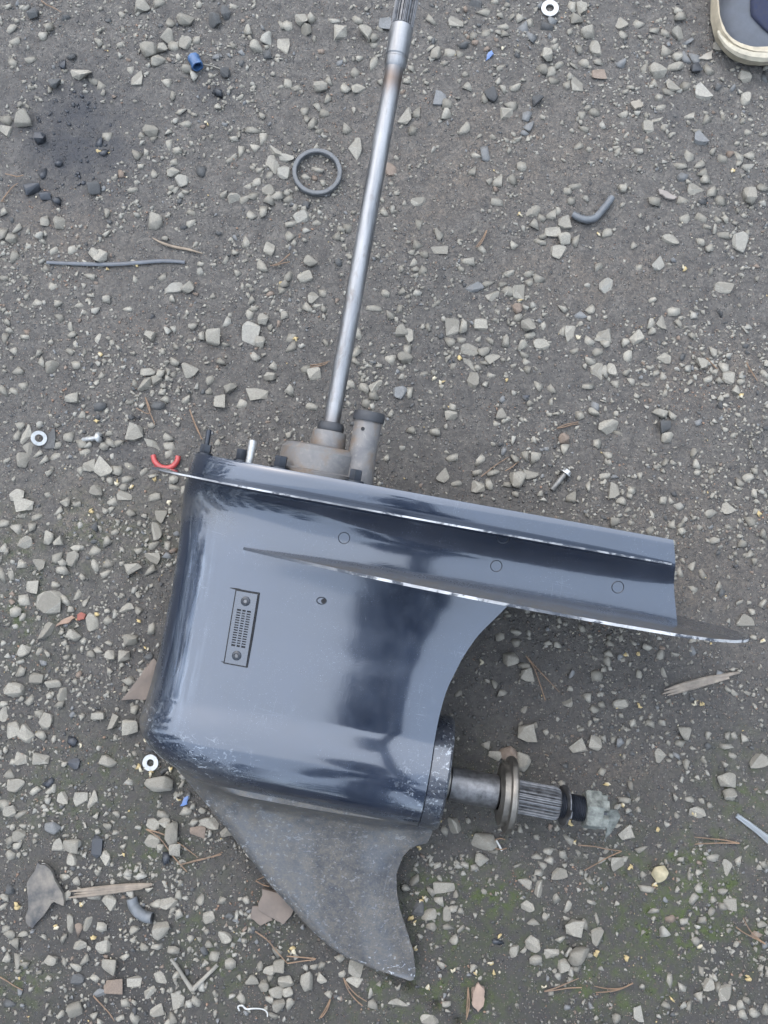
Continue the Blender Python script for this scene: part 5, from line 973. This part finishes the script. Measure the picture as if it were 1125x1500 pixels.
def skin_body(name, P, E_, rad, mat, parent=None, lev=2):
    me = bpy.data.meshes.new(name); me.from_pydata(P, E_, []); me.update(); me.materials.append(mat)
    o = bpy.data.objects.new(name, me); col.objects.link(o); o.parent = parent
    m_ = o.modifiers.new('skin', 'SKIN'); m_.use_smooth_shade = True
    for v_, r_ in zip(me.skin_vertices[0].data, rad): v_.radius = r_ if isinstance(r_, tuple) else (r_, r_)
    me.skin_vertices[0].data[0].use_root = True
    s_ = o.modifiers.new('smooth', 'SUBSURF'); s_.levels = s_.render_levels = lev; return o
P = [(0, -.98, .96), (0, -.97, 1.12), (-.01, -.93, 1.28), (-.02, -.88, 1.38), (-.04, -.84, 1.47), (-.06, -.8, 1.53), (-.08, -.74, 1.58), (-.085, -.7, 1.6)]
E_ = [(i, i + 1) for i in range(7)]; rad = [(.16, .12), (.15, .11), (.165, .115), (.13, .085), (.06, .06), (.075, .085), (.1, .105), (.085, .095)]
for sg in (-1, 1):
    b0 = len(P)
    P += [(sg * .1, -.97, .88), (sg * .12, -.93, .5), (sg * .13, -.97, .12), (sg * .135, -.93, .045), (sg * .145, -.78, .035)]; E_ += [(0, b0)] + [(b0 + i, b0 + i + 1) for i in range(4)]; rad += [.095, .068, .05, .05, .042]
    b0 = len(P)
    P += [(.18, -.87, 1.35), (.13, -.74, 1.12), (.06, -.48, 1.05), (.055, -.31, 1.03), (.055, -.285, 1.025)] if sg > 0 else [(-.19, -.9, 1.34), (-.24, -.96, 1.08), (-.25, -.93, .84), (-.25, -.92, .8), (-.25, -.92, .76)]; E_ += [(3, b0)] + [(b0 + i, b0 + i + 1) for i in range(4)]; rad += [.075, .055, .042, .03, .03]
    h0 = b0 + 4
    for q_, (dx, dy) in enumerate(((-.006, .05), (-.012, .03), (-.014, .01), (-.012, -.012), (.0, -.03))):
        b1 = len(P); P += [(-.25 + dx, -.92 + dy * .5, .72), (-.25 + dx, -.91 + dy * .55, .68)] if sg < 0 else [(sg * (.055 + dx * .3), -.285 + dy * .7, 1.029), (sg * (.047 + dx * .8), -.285 + dy * 1.05, 1.029)]; E_ += [(h0, b1), (b1, b1 + 1)]; rad += [.011, .009]
person = empty('person', (0, -.95, 0))
CL = simple('dark_jacket', (.03, .03, .035), .85, 0, .3, 20, 0)
P = [(x, y + .95 - (.05 if y < -.5 else 0), z) for x, y, z in P]
skin_body('body', P, E_, rad, CL, person)
hv, hf = [], []
g = G(); Mh = Matrix.Translation((-.083, .175, 1.585)) @ Matrix.Rotation(R(-48), 4, 'X')
g.lathe([(.002, -.125), (.045, -.12), (.068, -.09), (.08, -.04), (.09, .02), (.094, .06), (.085, .1), (.055, .128), (.002, .136)], 28, Mh, wob=lambda a, z: 1 + .16 * abs(sin(a)) ** 2 + (.10 * exp(-((z + .03) / .02) ** 2) * max(0, sin(a)) ** 30))
hd = g.obj('head', simple('skin', (.3, .19, .14), .6, 0, .1, 30, 0), person)
G().lathe([(.112, -.09), (.13, -.03), (.137, .04), (.13, .085), (.11, .125), (.07, .158), (.002, .168)], 28, Mh, wob=lambda a, z: 1 + .16 * abs(sin(a)) ** 2).obj('hood', CL, person)
tag(person, 'person in dark clothes holding a phone, seen only as a dark reflection', 'person')
ph = G(); Mp = Matrix.Translation((0, -.235, 1.016)) @ Matrix.Rotation(TH, 4, 'X'); ph.box(-.037, .037, -.078, .078, -.004, .004, Mp)
tag(ph.obj('phone', simple('phone_black', (.02, .02, .022), .3, 0, .1, 20, 0), smooth=False), 'black phone held flat over the ground by the photographer', 'phone')
